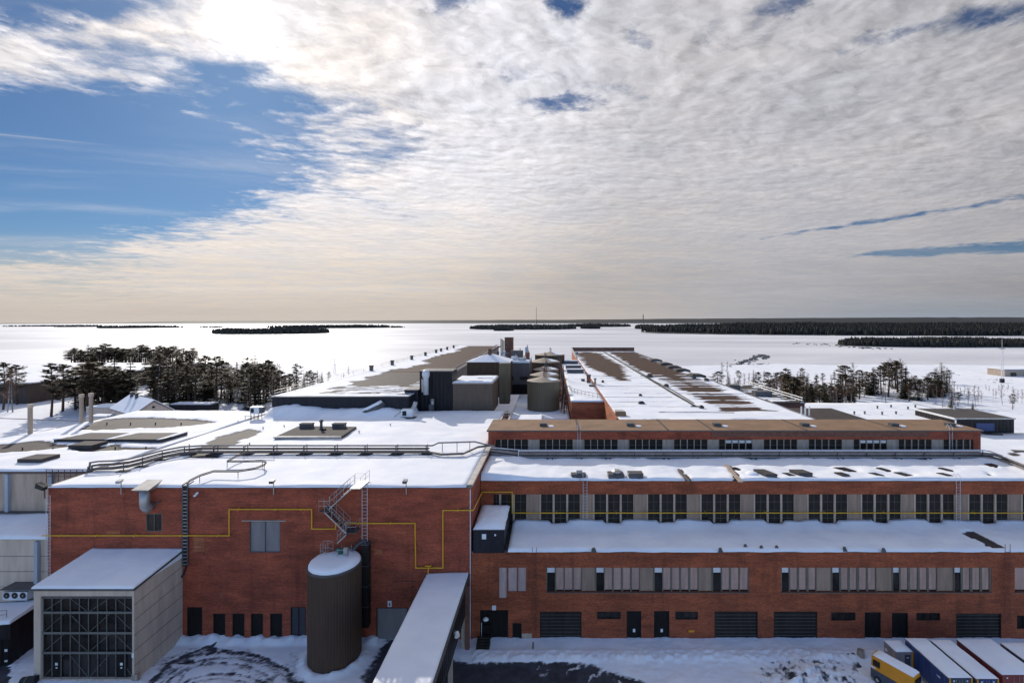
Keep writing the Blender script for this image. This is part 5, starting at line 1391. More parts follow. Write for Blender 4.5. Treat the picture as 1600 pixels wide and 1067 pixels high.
# ================================================================== LONG RIGHT HALL
RH = thing('long_brick_hall', 'very long brick hall with brown patches and a dark seam in its snowy roof', 'building', (22, 64, GZ))
ZR = 14.8
def make_C():
    xl, xr, ya, yb = 8.6, 35.4, 63.72, 206.0
    b = MB(); b.q((xl, yb, GZ), (xl, ya, GZ), (xl, ya, ZR), (xl, yb, ZR)); b.q((xr, ya, GZ), (xr, yb, GZ), (xr, yb, ZR), (xr, ya, ZR)); b.q((xr, yb, GZ), (xl, yb, GZ), (xl, yb, ZR), (xr, yb, ZR)); b.q((xl, ya, GZ), (xr, ya, GZ), (xr, ya, ZR), (xl, ya, ZR))
    b.build('wall', 'brick_orange', RH)
    MB().box(xl, xr, ya, yb, ZR - .02, ZR + .02).build('roof', 'felt_dark', RH)
    MB().box(xl - .05, xl + .25, ya, yb, ZR + .021, ZR + .30).build('left_coping', 'brick_orange', RH)
    MB().box(xr - .25, xr + .05, ya + .3, yb, ZR + .021, ZR + .2).build('right_coping', 'coping_dark', RH)
    MB().box(xl, xr, yb - .3, yb + .1, ZR + .305, ZR + 1.9).build('end_parapet', 'brick_dark', RH)
    MB().box(xl - .1, xr + .1, yb - .35, yb + .15, ZR + 1.902, ZR + 2.05).build('end_coping', 'coping', RH)
    MB().hexa([(xl - .06, 168, ZR + .3), (xl + .26, 168, ZR + .3), (xl + .26, yb - .31, ZR + .3), (xl - .06, yb - .31, ZR + .3)], [(xl - .06, 168, ZR + .4), (xl + .26, 168, ZR + .4), (xl + .26, yb - .31, ZR + 1.9), (xl - .06, yb - .31, ZR + 1.9)]).build('side_parapet', 'coping', RH)
    def cov(x, y):
        n = fbm(x * .10, y * .45, 3); n2 = fbm(x * .09, y * 1.5, 8); n3 = fbm(x * .3, y * .3, 5)
        row = fbm(3.1, y * .55, 6) + .7 * fbm(9.1, y * 1.3, 6)
        # left bare field
        w = max(0, min(1, (y - 108) / 30)) * max(0, min(1, (203 - y) / 6))
        c = 15.2 + .4 * n + (165 - y) * .012; hw = 1.2 + 4.0 * w
        d1 = hw + 2.1 * row - abs(x - c) if y > 106 and y < 203 else -9
        w2 = max(.35, min(1, (y - 62) / 70))
        c2 = 28.6 + (y - 80) * .012; hw2 = 2.0 + 3.8 * w2 if y < 203 else 0
        d2 = hw2 + 2.4 * row - abs(x - c2 - .8 * row) - (2.6 if (row < -.25 and y < 120) else 0) - (9 if y < 70 else 0)
        d = max(d1, d2) + .9 * n2
        v = .95 - max(0, min(.9, .45 + d * .6))
        # thin horizontal melt cracks
        if y < 125:
            k = round(y / 4.6) * 4.6
            if abs(y - k) < .2 and fbm(x * .12, k * 3.1, 7) > -.12 and abs(x - 18 - 6 * fbm(k, 1.3)) < 8: v = min(v, .12)
        return v
    snow_sheet('roof_snow', RH, xl + .26, xr - .26, ya + .02, 112, ZR + .022, .3, cov, 'snow_brown', .12, cellx=.45)
    snow_sheet('roof_snow_far', RH, xl + .26, xr - .26, 112, yb - .31, ZR + .022, .6, cov, 'snow_brown', .12, cellx=.6)
    b = MB(); b.box(21.75, 22.05, 73, 203, ZR + .1, ZR + .34); b.build('roof_seam', 'rubber', RH)
    MB().tube([(22.5, 76, ZR + .25), (22.7, 90, ZR + .3), (22.3, 104, ZR + .25), (22.6, 130, ZR + .3), (22.4, 200, ZR + .3)], .09, 5).build('roof_hose', 'rubber', RH)
    MB().tube([(21.2, 73.2, ZR + .22), (22.5, 73.2, ZR + .22)], .1, 5).build('roof_hose', 'rubber', RH)
    # lower left part with the orange brick end
    ax = 3.2
    b = MB(); b.q((ax, 78.6, GZ), (xl, 78.6, GZ), (xl, 78.6, ZR - .05), (ax, 78.6, ZR - .05)); b.q((ax, 160, GZ), (ax, 78.6, GZ), (ax, 78.6, ZR - .05), (ax, 160, ZR - .05)); b.q((xl, 160, GZ), (ax, 160, GZ), (ax, 160, ZR - .05), (xl, 160, ZR - .05))
    b.build('side_wing_wall', 'brick_orange', RH)
    MB().box(ax - .1, xl - .06, 78.5, 160, ZR - .048, ZR + .02).build('side_wing_roof', 'coping_dark', RH)
    snow_sheet('side_wing_snow', RH, ax - .05, xl - .07, 78.5, 160, ZR + .024, .6, lambda x, y: .95, 'snow_felt', .2)
    b = MB(); pts = [(3.4, 92, ZR), (3.6, 88, ZR), (4.6, 85.5, ZR), (5.8, 83.5, ZR), (7.0, 81.6, ZR), (8.4, 79.4, ZR)]
    for p, q in zip(pts, pts[1:]):
        for f_ in (0, .5): x, y = p[0] + (q[0] - p[0]) * f_, p[1] + (q[1] - p[1]) * f_; b.tube([(x, y, ZR), (x, y, ZR + 1.0)], .035, 4)
    for k in (.55, 1.0): b.tube([(p[0], p[1], p[2] + k) for p in pts], .035, 4)
    b.build('railing', 'steel_dark', RH)
make_C()
for i, (y, lab) in enumerate(((146, 'farthest'), (131, 'middle'), (120, 'nearest'))):
    o = thing('wing_roof_light', lab + ' of three dark rooflight boxes on the narrow wing by the pale silos', 'skylight', (6, y, ZR), 'rooflights on the narrow left wing')
    MB().box(3.9, 8.0, y, y + 2.4, ZR, ZR + .9).build('curb', 'steel_dark', o); MB().box(3.8, 8.1, y - .1, y + 2.5, ZR + .903, ZR + 1.05).build('lid', 'felt_dark', o)
    MB().box(3.85, 8.05, y + .6, y + 2.45, ZR + 1.052, ZR + 1.2).build('lid_snow', 'snow', o)
for i, (px, py, w, h, lab) in enumerate(((920, 600, .8, 1.8, 'stout brick chimney on the narrow left wing roof'), (911, 597, .7, .5, 'low dark vent left of the stout brick chimney'), (925, 606, 1.0, .4, 'low dark vent in front of the stout brick chimney'), (930, 602, .4, 1.3, 'slim pale chimney right of the stout brick chimney'))):
    x, y = at(px, py, ZR); t = thing('roof_chimney' if h > 1 else 'low_vent', lab, 'chimney' if h > 1 else 'vent', (x, y, ZR))
    MB().box(x - w / 2, x + w / 2, y, y + w, ZR, ZR + h).build('shaft', 'brick_dark' if i == 0 else ('concrete' if i == 3 else 'steel_dark'), t); MB().box(x - w / 2 - .08, x + w / 2 + .08, y - .08, y + w + .08, ZR + h + .002, ZR + h + .15).build('cap', 'steel_dark', t)
for i, (px, py, w, d) in enumerate(((1044, 565, 1.9, 4.5), (1062, 571, 1.9, 4.0), (1075, 576, 1.9, 3.6), (1086, 581, 1.9, 3.4), (1096, 590, 1.9, 3.4))):
    x, y = at(px, py, ZR); x = min(x, 34.4)
    o = thing('dark_roof_light', nth(i, 5, 'rounded dark rooflights on the long brick hall edge').replace('leftmost', 'farthest').replace('rightmost', 'nearest').replace('from the left', 'from the back'), 'skylight', (x, y, ZR), 'rooflights on the right hall edge')
    b = MB(); n = 10
    prof = [(math.cos(math.pi * k / n), math.sin(math.pi * k / n)) for k in range(n + 1)]
    i0 = len(b.v)
    for yy in (y, y + d):
        for c_, s_ in prof: b.v.append((x + w * c_, yy, ZR + .3 + .42 * s_))
    m_ = n + 1
    for k in range(n): b.f.append((k, k + 1, m_ + k + 1, m_ + k)); b.mi.append(0)
    b.f.append(tuple(range(m_))); b.mi.append(0); b.f.append(tuple(reversed(range(m_, 2 * m_)))); b.mi.append(0)
    b.build('dome', 'felt_dark', o)
    MB().box(x - w, x + w, y, y + d, ZR, ZR + .3).build('curb', 'steel_dark', o)
RC = [(1105, 597, .9, .5), (1085, 592, .8, .7), (1016, 591, 1.3, .5), (1042, 606, .8, .45), (1097, 640, .6, .3), (942, 599, .5, .35), (902, 553, .6, .4), (1003, 633, .9, .25), (1001, 620, .5, .2)]
for i, (px, py, w, h) in enumerate(sorted(RC)):
    x, y = at(px, py, ZR); t = thing('roof_vent', nth(i, len(RC), 'low dark vents on the long brick hall roof'), 'vent', (x, y, ZR), 'low vents on the right hall roof')
    MB().box(x - w / 2, x + w / 2, y, y + w, ZR, ZR + .1 + h).build('curb', 'steel_dark', t); MB().hexa([(x - w / 2 - .06, y - .06, ZR + .103 + h), (x + w / 2 + .06, y - .06, ZR + .103 + h), (x + w / 2 + .06, y + w + .06, ZR + .103 + h), (x - w / 2 - .06, y + w + .06, ZR + .103 + h)],
        [(x - w / 4, y + w / 4, ZR + .3 + h), (x + w / 4, y + w / 4, ZR + .3 + h), (x + w / 4, y + w * .75, ZR + .3 + h), (x - w / 4, y + w * .75, ZR + .3 + h)]).build('lid', 'shutter_dark', t)
x, y = at(970, 652, ZR); t = thing('brick_roof_box', 'small tan box on the near left corner of the long brick hall roof', 'box', (x, y, ZR))
MB().hexa([(x - .8, y, ZR), (x + .8, y, ZR), (x + .6, y + 1.5, ZR), (x - .7, y + 1.5, ZR)], [(x - .7, y + .05, ZR + .75), (x + .7, y + .05, ZR + .75), (x + .5, y + 1.4, ZR + .75), (x - .6, y + 1.4, ZR + .75)]).build('body', 'felt_tan', t)
MB().box(x - .6, x + .45, y + .1, y + 1.35, ZR + .752, ZR + .82).build('lid', 'coping', t)

# ------------------------------------------------------------------ right hand neighbours
t = block('brick_side_block', 'brown roofed low brick block beyond the right edge of the long hall', 'building', 35.5, 48.5, 92, 118, GZ, 12.2, 'brick_dark', True, 'felt_dark', cov=lambda x, y: .2 + .25 * fbm(x * .2, y * .4, 2) + (.7 if fbm(x * .15, y * .5, 5) > .22 else 0))
for k in (.5, 1.0): MB().tube([(48.2, 92.2, 12.3 + k), (47.9, 117.5, 12.3 + k)], .08, 5).build('railing', 'white_paint', t)
for k in range(7): MB().tube([(48.2 - .05 * k, 92.4 + 4.1 * k, 12.3), (48.2 - .05 * k, 92.4 + 4.1 * k, 13.3)], .05, 5).build('rail_post', 'white_paint', t)
MB().box(40, 42.5, 108, 110.5, 12.3, 13.6).build('roof_hatch', 'steel_dark', t); MB().box(42, 45.5, 99, 100.8, 12.3, 13.5).build('roof_hatch', 'steel_dark', t)
t = block('brick_yard_block', 'low dark roofed block between the long brick hall and flat snowy hall', 'building', 36, 51.2, 66, 88, GZ, 11.9, 'brick_dark', True, 'felt_dark', cov=lambda x, y: .1)
MB().box(36.5, 41.5, 70, 72, 12.2, 13.0).build('roof_light', 'steel', t)
for k in range(3): MB().tube([(34.6 + .55 * k, 66.5, 13), (34.6 + .55 * k, 66.5, 16.2)], .09, 6).build('vent_pipe', 'white_paint', t)
for k in range(2): MB().tube([(36.3 + .5 * k, 88 + 0, 12.4 + .6 * k), (36.3 + .5 * k, 70, 12.4 + .6 * k)], .12, 6).build('pipe', 'steel_pale', t)
t = block('flat_snow_hall', 'wide flat roofed hall fully covered in snow behind the right part of the tan roof', 'building', 51.5, 78.6, 83, 104.5, GZ, 9.9, 'brick_dark', True, 'coping_dark', th=.14)
FV = [(58, 92), (60, 92), (63, 91.5), (66, 92), (66.5, 98), (70, 99), (72, 97), (75, 99)]
for i, (x, y) in enumerate(FV):
    o = MB().lathe(x, y, [(.14, 10.0), (.14, 10.6), (.2, 10.62), (.2, 10.72), (.05, 10.8)], 8).build('vent_stub', 'steel_dark', None, (x, y, 10)); tag(o, nth(i, len(FV), 'tiny vent stubs on the flat snowy hall'), 'vent', 'vent stubs of the flat snowy hall')
t = block('black_shed_hall', 'black walled shed with dark roof and white edge trim at the far right', 'building', 68.9, 79.0, 82, 91, GZ, 11.3, 'rib_black', False, 'felt_dark')
MB().box(68.78, 68.90 - .001, 81.9, 91.1, 11.2, 11.52).build('edge_trim', 'white_paint', t); MB().box(68.8, 79.1, 81.78, 81.9, 11.3, 11.52).build('edge_trim', 'steel', t)
MB().box(68.86, 69.0, 81.8, 81.99, 9.2, 11.29).build('downpipe', 'white_paint', t); MB().tube([(75.5, 90, 11.4), (75.5, 90, 12.3)], .12, 6).build('roof_mast', 'white_paint', t)
MB().box(72.5, 75.6, 81.93, 81.99, 9.3, 10.6).build('door_panel', 'navy_paint', t)
def rc(x, y): return .1 if abs(fbm(x * .2, y * .2, 3)) > .42 and y < 70 else .95
t = block('right_lower_hall', 'lower snow covered hall at the right end of the brick storey', 'building', 51.7, 96, 40, 81.7, GZ, 8.6, 'brick_dark', True, 'coping_dark', cov=rc, th=.2)
for i, (px, py) in enumerate(((1551, 680), (1598, 707))):
    x, y = at(px, py, 8.8); o = MB().hexa([(x - 1.6, y - .4, 8.7), (x + 1.2, y - .9, 8.7), (x + 2.0, y + .2, 8.7), (x - 1.2, y + .9, 8.7)], [(x - 1.4, y - .3, 9.05), (x + 1.1, y - .7, 9.05), (x + 1.8, y + .1, 9.05), (x - 1.1, y + .7, 9.05)]).build('dark_skylight', 'felt_dark', None, (x, y, 8.7))
    tag(o, ('long dark slanting skylight on the lower hall, nearest the brick storey', 'dark skylight on the lower hall at the very right edge')[i], 'skylight')

# ================================================================== YARD VEHICLES
def trailer(label, xl, xr, ya, yb, zt, side, end, posts='orange_paint', sn=True):
    t = thing('box_trailer', label, 'trailer', ((xl + xr) / 2, ya, GZ))
    MB().box(xl, xr, ya, yb, GZ + .42, zt).build('body', side, t)
    MB().box(xl + .12, xr - .12, ya - .03, ya - .002, GZ + .5, zt - .06).build('end_door', end, t)
    for x in (xl - .01, xr - .1): MB().box(x, x + .11, ya - .05, ya - .031, GZ + .42, zt - .01).build('corner_post', posts, t)
    for x in (xl + .3, xr - .42): MB().box(x, x + .1, ya - .045, ya - .032, zt - .28, zt - .16).build('mark', 'white_paint', t)
    for y in (ya + .7, ya + 1.3):
        for x in (xl + .12, xr - .12): MB().tube([(x - .09, y, GZ + .26), (x + .09, y, GZ + .26)], .25, 14).build('wheel', 'rubber', t)
    MB().box(xl + .1, xr - .1, ya + .1, yb - .1, GZ + .3, GZ + .418).build('chassis', 'steel_dark', t)
    for x in (xl + .2, xr - .2): MB().tube([(x, yb - .4, GZ), (x, yb - .4, GZ + .3)], .05, 6).build('support_leg', 'steel_dark', t)
    for k in range(11):
        y = ya + .25 + (yb - ya - .5) * k / 10; MB().box(xl - .022, xl - .001, y - .025, y + .025, GZ + .46, zt - .08).build('side_rib', side, t)
    MB().box(xl - .03, xl - .001, ya, yb, zt - .075, zt - .01).build('top_rail', 'grey_paint', t); MB().box(xl - .03, xl - .001, ya, yb, GZ + .40, GZ + .455).build('bottom_rail', 'grey_paint', t)
    for f_ in (.3, .45, .55, .7): x = xl + (xr - xl) * f_; MB().tube([(x, ya - .045, GZ + .52), (x, ya - .045, zt - .1)], .018, 5).build('lock_rod', 'steel', t)
    cap('roof_snow', t, xl - .02, xr + .02, ya - .02, yb + .02, zt + .003, .16, 18)
    return t
t = trailer('navy blue box trailer with snow on top, yellow corner posts, leftmost of the long trailers', 29.3, 31.0, 35.4, 39.8, 1.75, 'navy_paint', 'slate_paint')
MB().box(29.28, 29.298, 36.2, 36.5, 1.1, 1.2).build('handle', 'white_paint', t)
trailer('dark slate box trailer with snowy top between the navy and the wide red trailers', 31.25, 32.85, 35.3, 39.6, 1.75, 'slate_paint', 'navy_paint')
trailer('wide dark red trailer with snow on top standing right of the two blue ones', 33.5, 36.3, 35.7, 39.7, 1.75, 'red_paint', 'red_paint', 'red_paint')
trailer('snow covered trailer cut off by the right edge of the picture', 36.75, 39.4, 36.0, 39.3, 1.7, 'slate_paint', 'slate_paint', 'grey_paint')
t = thing('site_cabin', 'short grey site cabin with snow on its roof beside the orange van', 'cabin', (28.6, 38.9, GZ))
MB().box(27.9, 29.27, 38.9, 40.3, GZ + .1, 1.25).build('body', 'grey_paint', t)
MB().box(28.62, 29.05, 38.87, 38.898, GZ + .2, 1.0).build('door', 'slate_paint', t); MB().box(28.75, 28.92, 38.86, 38.868, .75, .83).build('notice', 'white_paint', t)
MB().box(27.87, 27.898, 39.9, 40.15, .55, .75).build('vent', 'white_paint', t); MB().box(29.18, 29.29, 38.86, 38.899, GZ + .1, 1.24).build('corner_post', 'orange_paint', t)
cap('roof_snow', t, 27.88, 29.29, 38.88, 40.32, 1.253, .14, 12)
Vn = thing('orange_van', 'small orange van with dark grey lower half and snow on its roof', 'van', (0, 0, 0))
L, W = 3.1, 1.25
def vbody(z0, z1, i0, i1, name, mat, x0=0.0, x1=L):
    b = MB(); n = 20; rings = []
    for z, ins in ((z0, i0), ((z0 + z1) / 2, (i0 + i1) / 2), (z1, i1)):
        i = len(b.v); r = .22
        for k in range(n):
            q = k // 5; a = math.pi / 2 * (q + (k % 5) / 4)
            cx = (x1 - ins - r, x0 + ins + r, x0 + ins + r, x1 - ins - r)[q]; cy = (W - ins - r, W - ins - r, ins + r, ins + r)[q]
            b.v.append((cx + r * math.cos(a), cy + r * math.sin(a), z))
        rings.append(i)
    for a, c in zip(rings, rings[1:]):
        for k in range(n): b.f.append((a + k, a + (k + 1) % n, c + (k + 1) % n, c + k)); b.mi.append(0)
    b.f.append(tuple(reversed(range(rings[0], rings[0] + n)))); b.mi.append(0); b.f.append(tuple(range(rings[-1], rings[-1] + n))); b.mi.append(0)
    return b.build(name, mat, Vn, smooth=False)
vbody(.22, .95, 0, 0, 'lower_body', 'slate_paint'); vbody(.952, 1.95, .01, .07, 'upper_body', 'orange_paint')
cap('roof_snow', Vn, .14, L - .12, .1, W - .1, 1.955, .16, 14)
MB().box(.25, .75, -.01, .05, 1.25, 1.7).build('side_window', 'glass_dark', Vn); MB().box(.1, .45, -.012, .04, 1.02, 1.14).build('number_plate', 'white_paint', Vn)
MB().box(L - .05, L + .01, .2, W - .2, 1.3, 1.75).build('windscreen', 'glass_dark', Vn)
for y in (.18, W - .32): MB().box(L - .03, L + .02, y, y + .16, 1.0, 1.14).build('headlight', 'lens', Vn)
MB().box(L - .02, L + .05, .1, W - .1, .35, .5).build('bumper', 'steel_dark', Vn)
for x in (.6, L - .65):
    for y in (.04, W - .04):
        w = MB().tube([(x, y - .09, .27), (x, y + .09, .27)], .27, 16).build('wheel', 'rubber', Vn); MB().tube([(x, y - .10, .27), (x, y + .10, .27)], .13, 10).build('rim', 'steel', w)
p0, p1 = Vector((25.35, 38.3)), Vector((26.85, 35.75))
Vn.location = Vector((p0.x, p0.y, GZ + .03)) * K; Vn.rotation_euler.z = math.atan2(p1.y - p0.y, p1.x - p0.x)
x = PX(1345, 40.6); t = thing('concrete_barrel', 'grey barrel with a dark plank behind it in the snow near the orange van', 'barrel', (x, 40.6, GZ))
MB().lathe(x, 40.6, [(.27, GZ), (.29, GZ + .3), (.27, GZ + .75), (.2, GZ + .75), (.18, GZ + .6)], 16).build('barrel', 'concrete_grey', t)
o = MB().hexa([(x - 1.9, 40.6, GZ + .05), (x - .35, 40.65, GZ + .12), (x - .35, 40.95, GZ + .12), (x - 1.9, 40.9, GZ + .05)], [(x - 1.8, 40.62, GZ + .18), (x - .35, 40.67, GZ + .3), (x - .35, 40.93, GZ + .3), (x - 1.8, 40.88, GZ + .18)]).build('dark_plank', 'steel_dark', None, (x - 1, 40.7, GZ))
tag(o, 'dark plank lying half buried in the snow beside the grey barrel', 'plank')

# ================================================================== LEFT NEIGHBOURS
block('long_brown_hall', 'long low brown walled hall with wide snowy roof among the pines at far left', 'building', -251, -182, 167, 250, GZ - 1, 6.1, 'brown_wall', True, 'coping_dark')
Ho = thing('gabled_house', 'beige gabled house with snowy roof and two chimneys behind the left hall roof', 'house', (0, 0, 0))
w, d, e, r = 7.4, 15.5, 6.3, 9.0
b = MB(); b.q((0, 0, 0), (w, 0, 0), (w, 0, e), (w / 2, 0, r - .15), (0, 0, e)); b.q((w, d, 0), (0, d, 0), (0, d, e), (w / 2, d, r - .15), (w, d, e)); b.q((0, d, 0), (0, 0, 0), (0, 0, e), (0, d, e)); b.q((w, 0, 0), (w, d, 0), (w, d, e), (w, 0, e)); b.build('wall', 'beige_wall', Ho)
ov = .5; rz = (r - e) / (w / 2)
b = MB()
for s_ in (0, 1):
    xe = -ov if s_ == 0 else w + ov; ze = e - ov * rz
    b.hexa([(xe, -ov, ze), (w / 2, -ov, r), (w / 2, d + ov, r), (xe, d + ov, ze)], [(xe, -ov, ze + .18), (w / 2, -ov, r + .18), (w / 2, d + ov, r + .18), (xe, d + ov, ze + .18)])
rf = b.build('roof', 'pipe_brown', Ho)
b = MB()
for s_ in (0, 1):
    xe = -ov + .05 if s_ == 0 else w + ov - .05; ze = e - (ov - .05) * rz
    b.hexa([(xe, -ov + .05, ze + .185), (w / 2, -ov + .05, r + .185), (w / 2, d + ov - .05, r + .185), (xe, d + ov - .05, ze + .185)], [(xe, -ov + .05, ze + .36), (w / 2, -ov + .05, r + .40), (w / 2, d + ov - .05, r + .40), (xe, d + ov - .05, ze + .36)])
b.build('roof_snow', 'snow', rf)
for y in (9, 12.5): MB().box(w / 2 - .9, w / 2 - .3, y, y + .6, r - .3, r + 1.3).build('chimney', 'steel_dark', rf)
MB().tube([(w / 2, -.02, e + 1.2), (w / 2, -.06, e + 1.2)], .3, 10).build('round_window', 'glass_dark', Ho)
Ho.location = Vector((-99.6, 114.5, GZ)) * K; Ho.rotation_euler.z = math.atan2(6.4, 4.2) 
block('small_shed', 'small beige shed with snowy roof next to the twin white flues', 'shed', -116.5, -111, 120, 123, GZ - .6, 4.0, 'beige_wall', True, 'coping')
t = block('beige_low_house', 'long low beige building with snowy roof under the pines, left of the gabled house', 'building', -128, -110, 132, 138, GZ - .6, 4.2, 'beige_wall', True, 'coping')
for k in range(4): MB().box(-126 + 4 * k, -124.4 + 4 * k, 131.94, 131.998, 1.2, 2.6).build('window', 'glass_dark', t)
t = block('navy_parked_shed', 'small dark blue shed behind the gabled house among the trees', 'shed', -116, -104, 146, 150, GZ - .6, 2.6, 'rib_navy', True, 'coping')
o = MB().tube([(-160, 128, 2.6), (-84, 118, 2.4)], .10, 5).build('overhead_pipe', 'pipe_brown', None, (-120, 122, 2.5)); tag(o, 'long thin dark pipe crossing the snow left of the twin flues', 'pipe')

# ================================================================== TREES
def leafq(b, p, s, flat=.5):
    a = random.uniform(0, 6.283); u = Vector((math.cos(a), math.sin(a), random.uniform(-.35, .35)))
    v = Vector((-math.sin(a), math.cos(a), random.uniform(-1, 1) * flat)).normalized()
    s1, s2 = s * random.uniform(.7, 1.3), s * random.uniform(.35, .7)
    b.q(p - u * s1, p + v * s2, p + u * s1, p - v * s2)
def pine(seed, h):
    random.seed(seed); tr, cr = MB(), MB()
    lean = random.uniform(-.03, .03) * h; c0 = random.uniform(.30, .48)
    def ax(t): return Vector((lean * t * t, .02 * h * math.sin(t * 3), h * t))
    tr.tube([ax(t) for t in (0, .25, .5, .75, .97)], .022 * h, 6, r1=.004 * h)
    nb = 26
    for k in range(nb):
        t = c0 + (1 - c0) * (k + random.random()) / nb; f = (t - c0) / (1 - c0)
        L = h * .20 * (math.sin(math.pi * min(1, .22 + f * .78)) ** .7) * random.uniform(.55, 1.2)
        a = k * 2.4 + random.uniform(-.4, .4)
        if random.random() < .12: continue
        d = Vector((math.cos(a), math.sin(a), random.uniform(-.1, .35) + .35 * f)); p0 = ax(t); p1 = p0 + d * L
        tr.tube([p0, p0 + d * L * .5 + Vector((0, 0, -.03 * L)), p1], .006 * h, 3, r1=.002 * h, cap=False)
        for j in range(26):
            g = .35 + .65 * random.random() ** .7
            q = p0 + d * L * g + Vector((random.gauss(0, 1), random.gauss(0, 1), random.gauss(0, .45) + .15)) * L * .17
            leafq(cr, q, .040 * h * random.uniform(.7, 1.2))
    for j in range(26): leafq(cr, ax(.97) + Vector((random.gauss(0, .03), random.gauss(0, .03), random.gauss(-.02, .025))) * h, .025 * h)
    return tr, cr
def spruce(seed, h):
    random.seed(seed); tr, cr = MB(), MB()
    tr.tube([(0, 0, 0), (0, 0, h * .5), (0, 0, h * .98)], .02 * h, 6, r1=.003 * h)
    nl = 17
    for k in range(nl):
        t = .06 + .92 * (k / (nl - 1)); L = h * .21 * (1 - t) ** .85 * random.uniform(.8, 1.15) + .012 * h
        m = max(4, int(9 * (1 - t) + 3))
        for i in range(m):
            a = 6.283 * (i + random.random() * .7) / m + k; l = L * random.uniform(.65, 1.15)
            d = Vector((math.cos(a), math.sin(a), -.28 + .3 * t))
            p0 = Vector((0, 0, h * t))
            for j in range(8):
                g = random.uniform(.12, 1); q = p0 + d * l * g + Vector((random.gauss(0, .05), random.gauss(0, .05), random.gauss(0, .03))) * l * 1.6
                leafq(cr, q, .042 * h * (1.15 - .45 * t) * (1.2 - .5 * g), .3)
    return tr, cr
def birch(seed, h):
    random.seed(seed); tr, cr = MB(), MB()
    def ax(t): return Vector((.03 * h * math.sin(t * 2 + seed), .02 * h * math.sin(t * 3), h * t))
    tr.tube([ax(t) for t in (0, .3, .6, .9)], .011 * h, 5, r1=.003 * h)
    for k in range(34):
        t = random.uniform(.25, .93); a = random.uniform(0, 6.283); L = h * random.uniform(.10, .26) * (1.15 - .7 * t)
        p0 = ax(t); d = Vector((math.cos(a) * .6, math.sin(a) * .6, .9)).normalized(); p1 = p0 + d * L
        cr.tube([p0, p0 + d * L * .5, p1 + Vector((math.cos(a), math.sin(a), 0)) * L * .12], .0035 * h, 3, r1=.0012 * h, cap=False)
        for j in range(8):
            g = random.uniform(.3, 1); q = p0 + d * L * g; b_ = random.uniform(0, 6.283); e = Vector((math.cos(b_) * .7, math.sin(b_) * .7, random.uniform(.2, 1))).normalized() * L * random.uniform(.25, .5)
            n_ = e.cross(Vector((0, 0, 1))).normalized() * .0032 * h
            cr.q(q - n_, q + n_, q + e)
    return tr, cr
PROTO = {}
def tree(kind, x, y, h, label, group, rz=None, wide=1.0):
    """one tree: first of its variety is built, all others are copies of it and its parts"""
    random.seed(int(x * 31 + y * 17) & 0xffff)
    var = random.randrange(4 if kind != 'spruce' else 3); key = (kind, var)
    name = {'pine': 'pine_tree', 'spruce': 'spruce_tree', 'birch': 'bare_birch_tree'}[kind]
    a = random.uniform(0, 6.283) if rz is None else rz; w = random.uniform(.9, 1.25) * wide
    g = land_z(x, y)
    if key not in PROTO:
        tr, cr = {'pine': pine, 'spruce': spruce, 'birch': birch}[kind](11 + var * 7, 10.0)
        t = thing(name, label, 'tree', (0, 0, 0), group)
        tr.build('trunk', 'birch_bark' if kind == 'birch' else 'bark', t)
        cr.build('crown', {'pine': 'needles_pine', 'spruce': 'needles_spruce', 'birch': 'twigs'}[kind], t)
        PROTO[key] = t
    else: t = dup(PROTO[key], None, None, label); t['group'] = group
    t.location = Vector((x, y, g - .15)) * K; t.rotation_euler.z = a; t.scale = (h / 10 * w, h / 10 * w, h / 10)
    return t
LAND = bpy.data.objects['snowy_ground'].data
def land_z(x, y):
    i = round((x + 430) / 5); j = round((y + 40) / 5)
    i = max(0, min(172, i)); j = max(0, min(105, j))
    return LAND.vertices[j * 173 + i].co.z / K
rnd = random.Random(21)
def belt(n, px0, px1, pyb, top, mixk, where, group, gap=None, wide=1.0, low=1.0):
    for k in range(n):
        px = px0 + (px1 - px0) * (k + rnd.random()) / n; py = rnd.uniform(*pyb)
        if gap and gap(px, py): continue
        Y = F * (H + .7) / (py - VY); x = PX(px, Y)
        h = (py - (top(px) if callable(top) else top) + rnd.uniform(-4, 9)) * Y / F
        kind = rnd.choices(('pine', 'spruce', 'birch'), mixk)[0]
        h = max(3.5, min(h, 17)) * rnd.uniform(.82, 1.05) * low
        lab = {'pine': 'dark pine', 'spruce': 'dark pointed spruce', 'birch': 'bare thin birch'}[kind] + ' ' + where
        tree(kind, x, Y, h, lab, kind + 's ' + group, None, wide)
def ltop(px): return 552 + (8 if px < 300 else 12) + 10 * math.sin(px * .05)
belt(66, 112, 305, (567.5, 577), 547, (5, 3, 0), 'in the tree row behind the long brown hall', 'behind the brown hall', None, 1.7)
belt(76, 232, 440, (600, 645), lambda px: 571 + 7 * math.sin(px * .09) + 4 * math.sin(px * .31) - 15 * math.exp(-((px - 272) / 38) ** 2), (7, 3, 2), 'in the belt between gabled house and navy hall', 'in the left belt')
belt(40, 240, 440, (585, 604), 566, (5, 4, 5), 'at the back of the belt between gabled house and navy hall', 'at the back of the left belt', None, 1.1)
belt(24, 245, 430, (604, 632), 575, (1, 5, 3), 'of low growth under the belt between gabled house and navy hall', 'low growth in the left belt', None, 1.4, .6)
belt(26, 425, 505, (602, 622), 585, (5, 4, 3), 'in the low group beside the navy hall left edge', 'beside the navy hall')
belt(22, 128, 205, (626, 650), 573, (7, 4, 0), 'in the dark clump above the twin white flues', 'above the twin flues', None, 1.3)
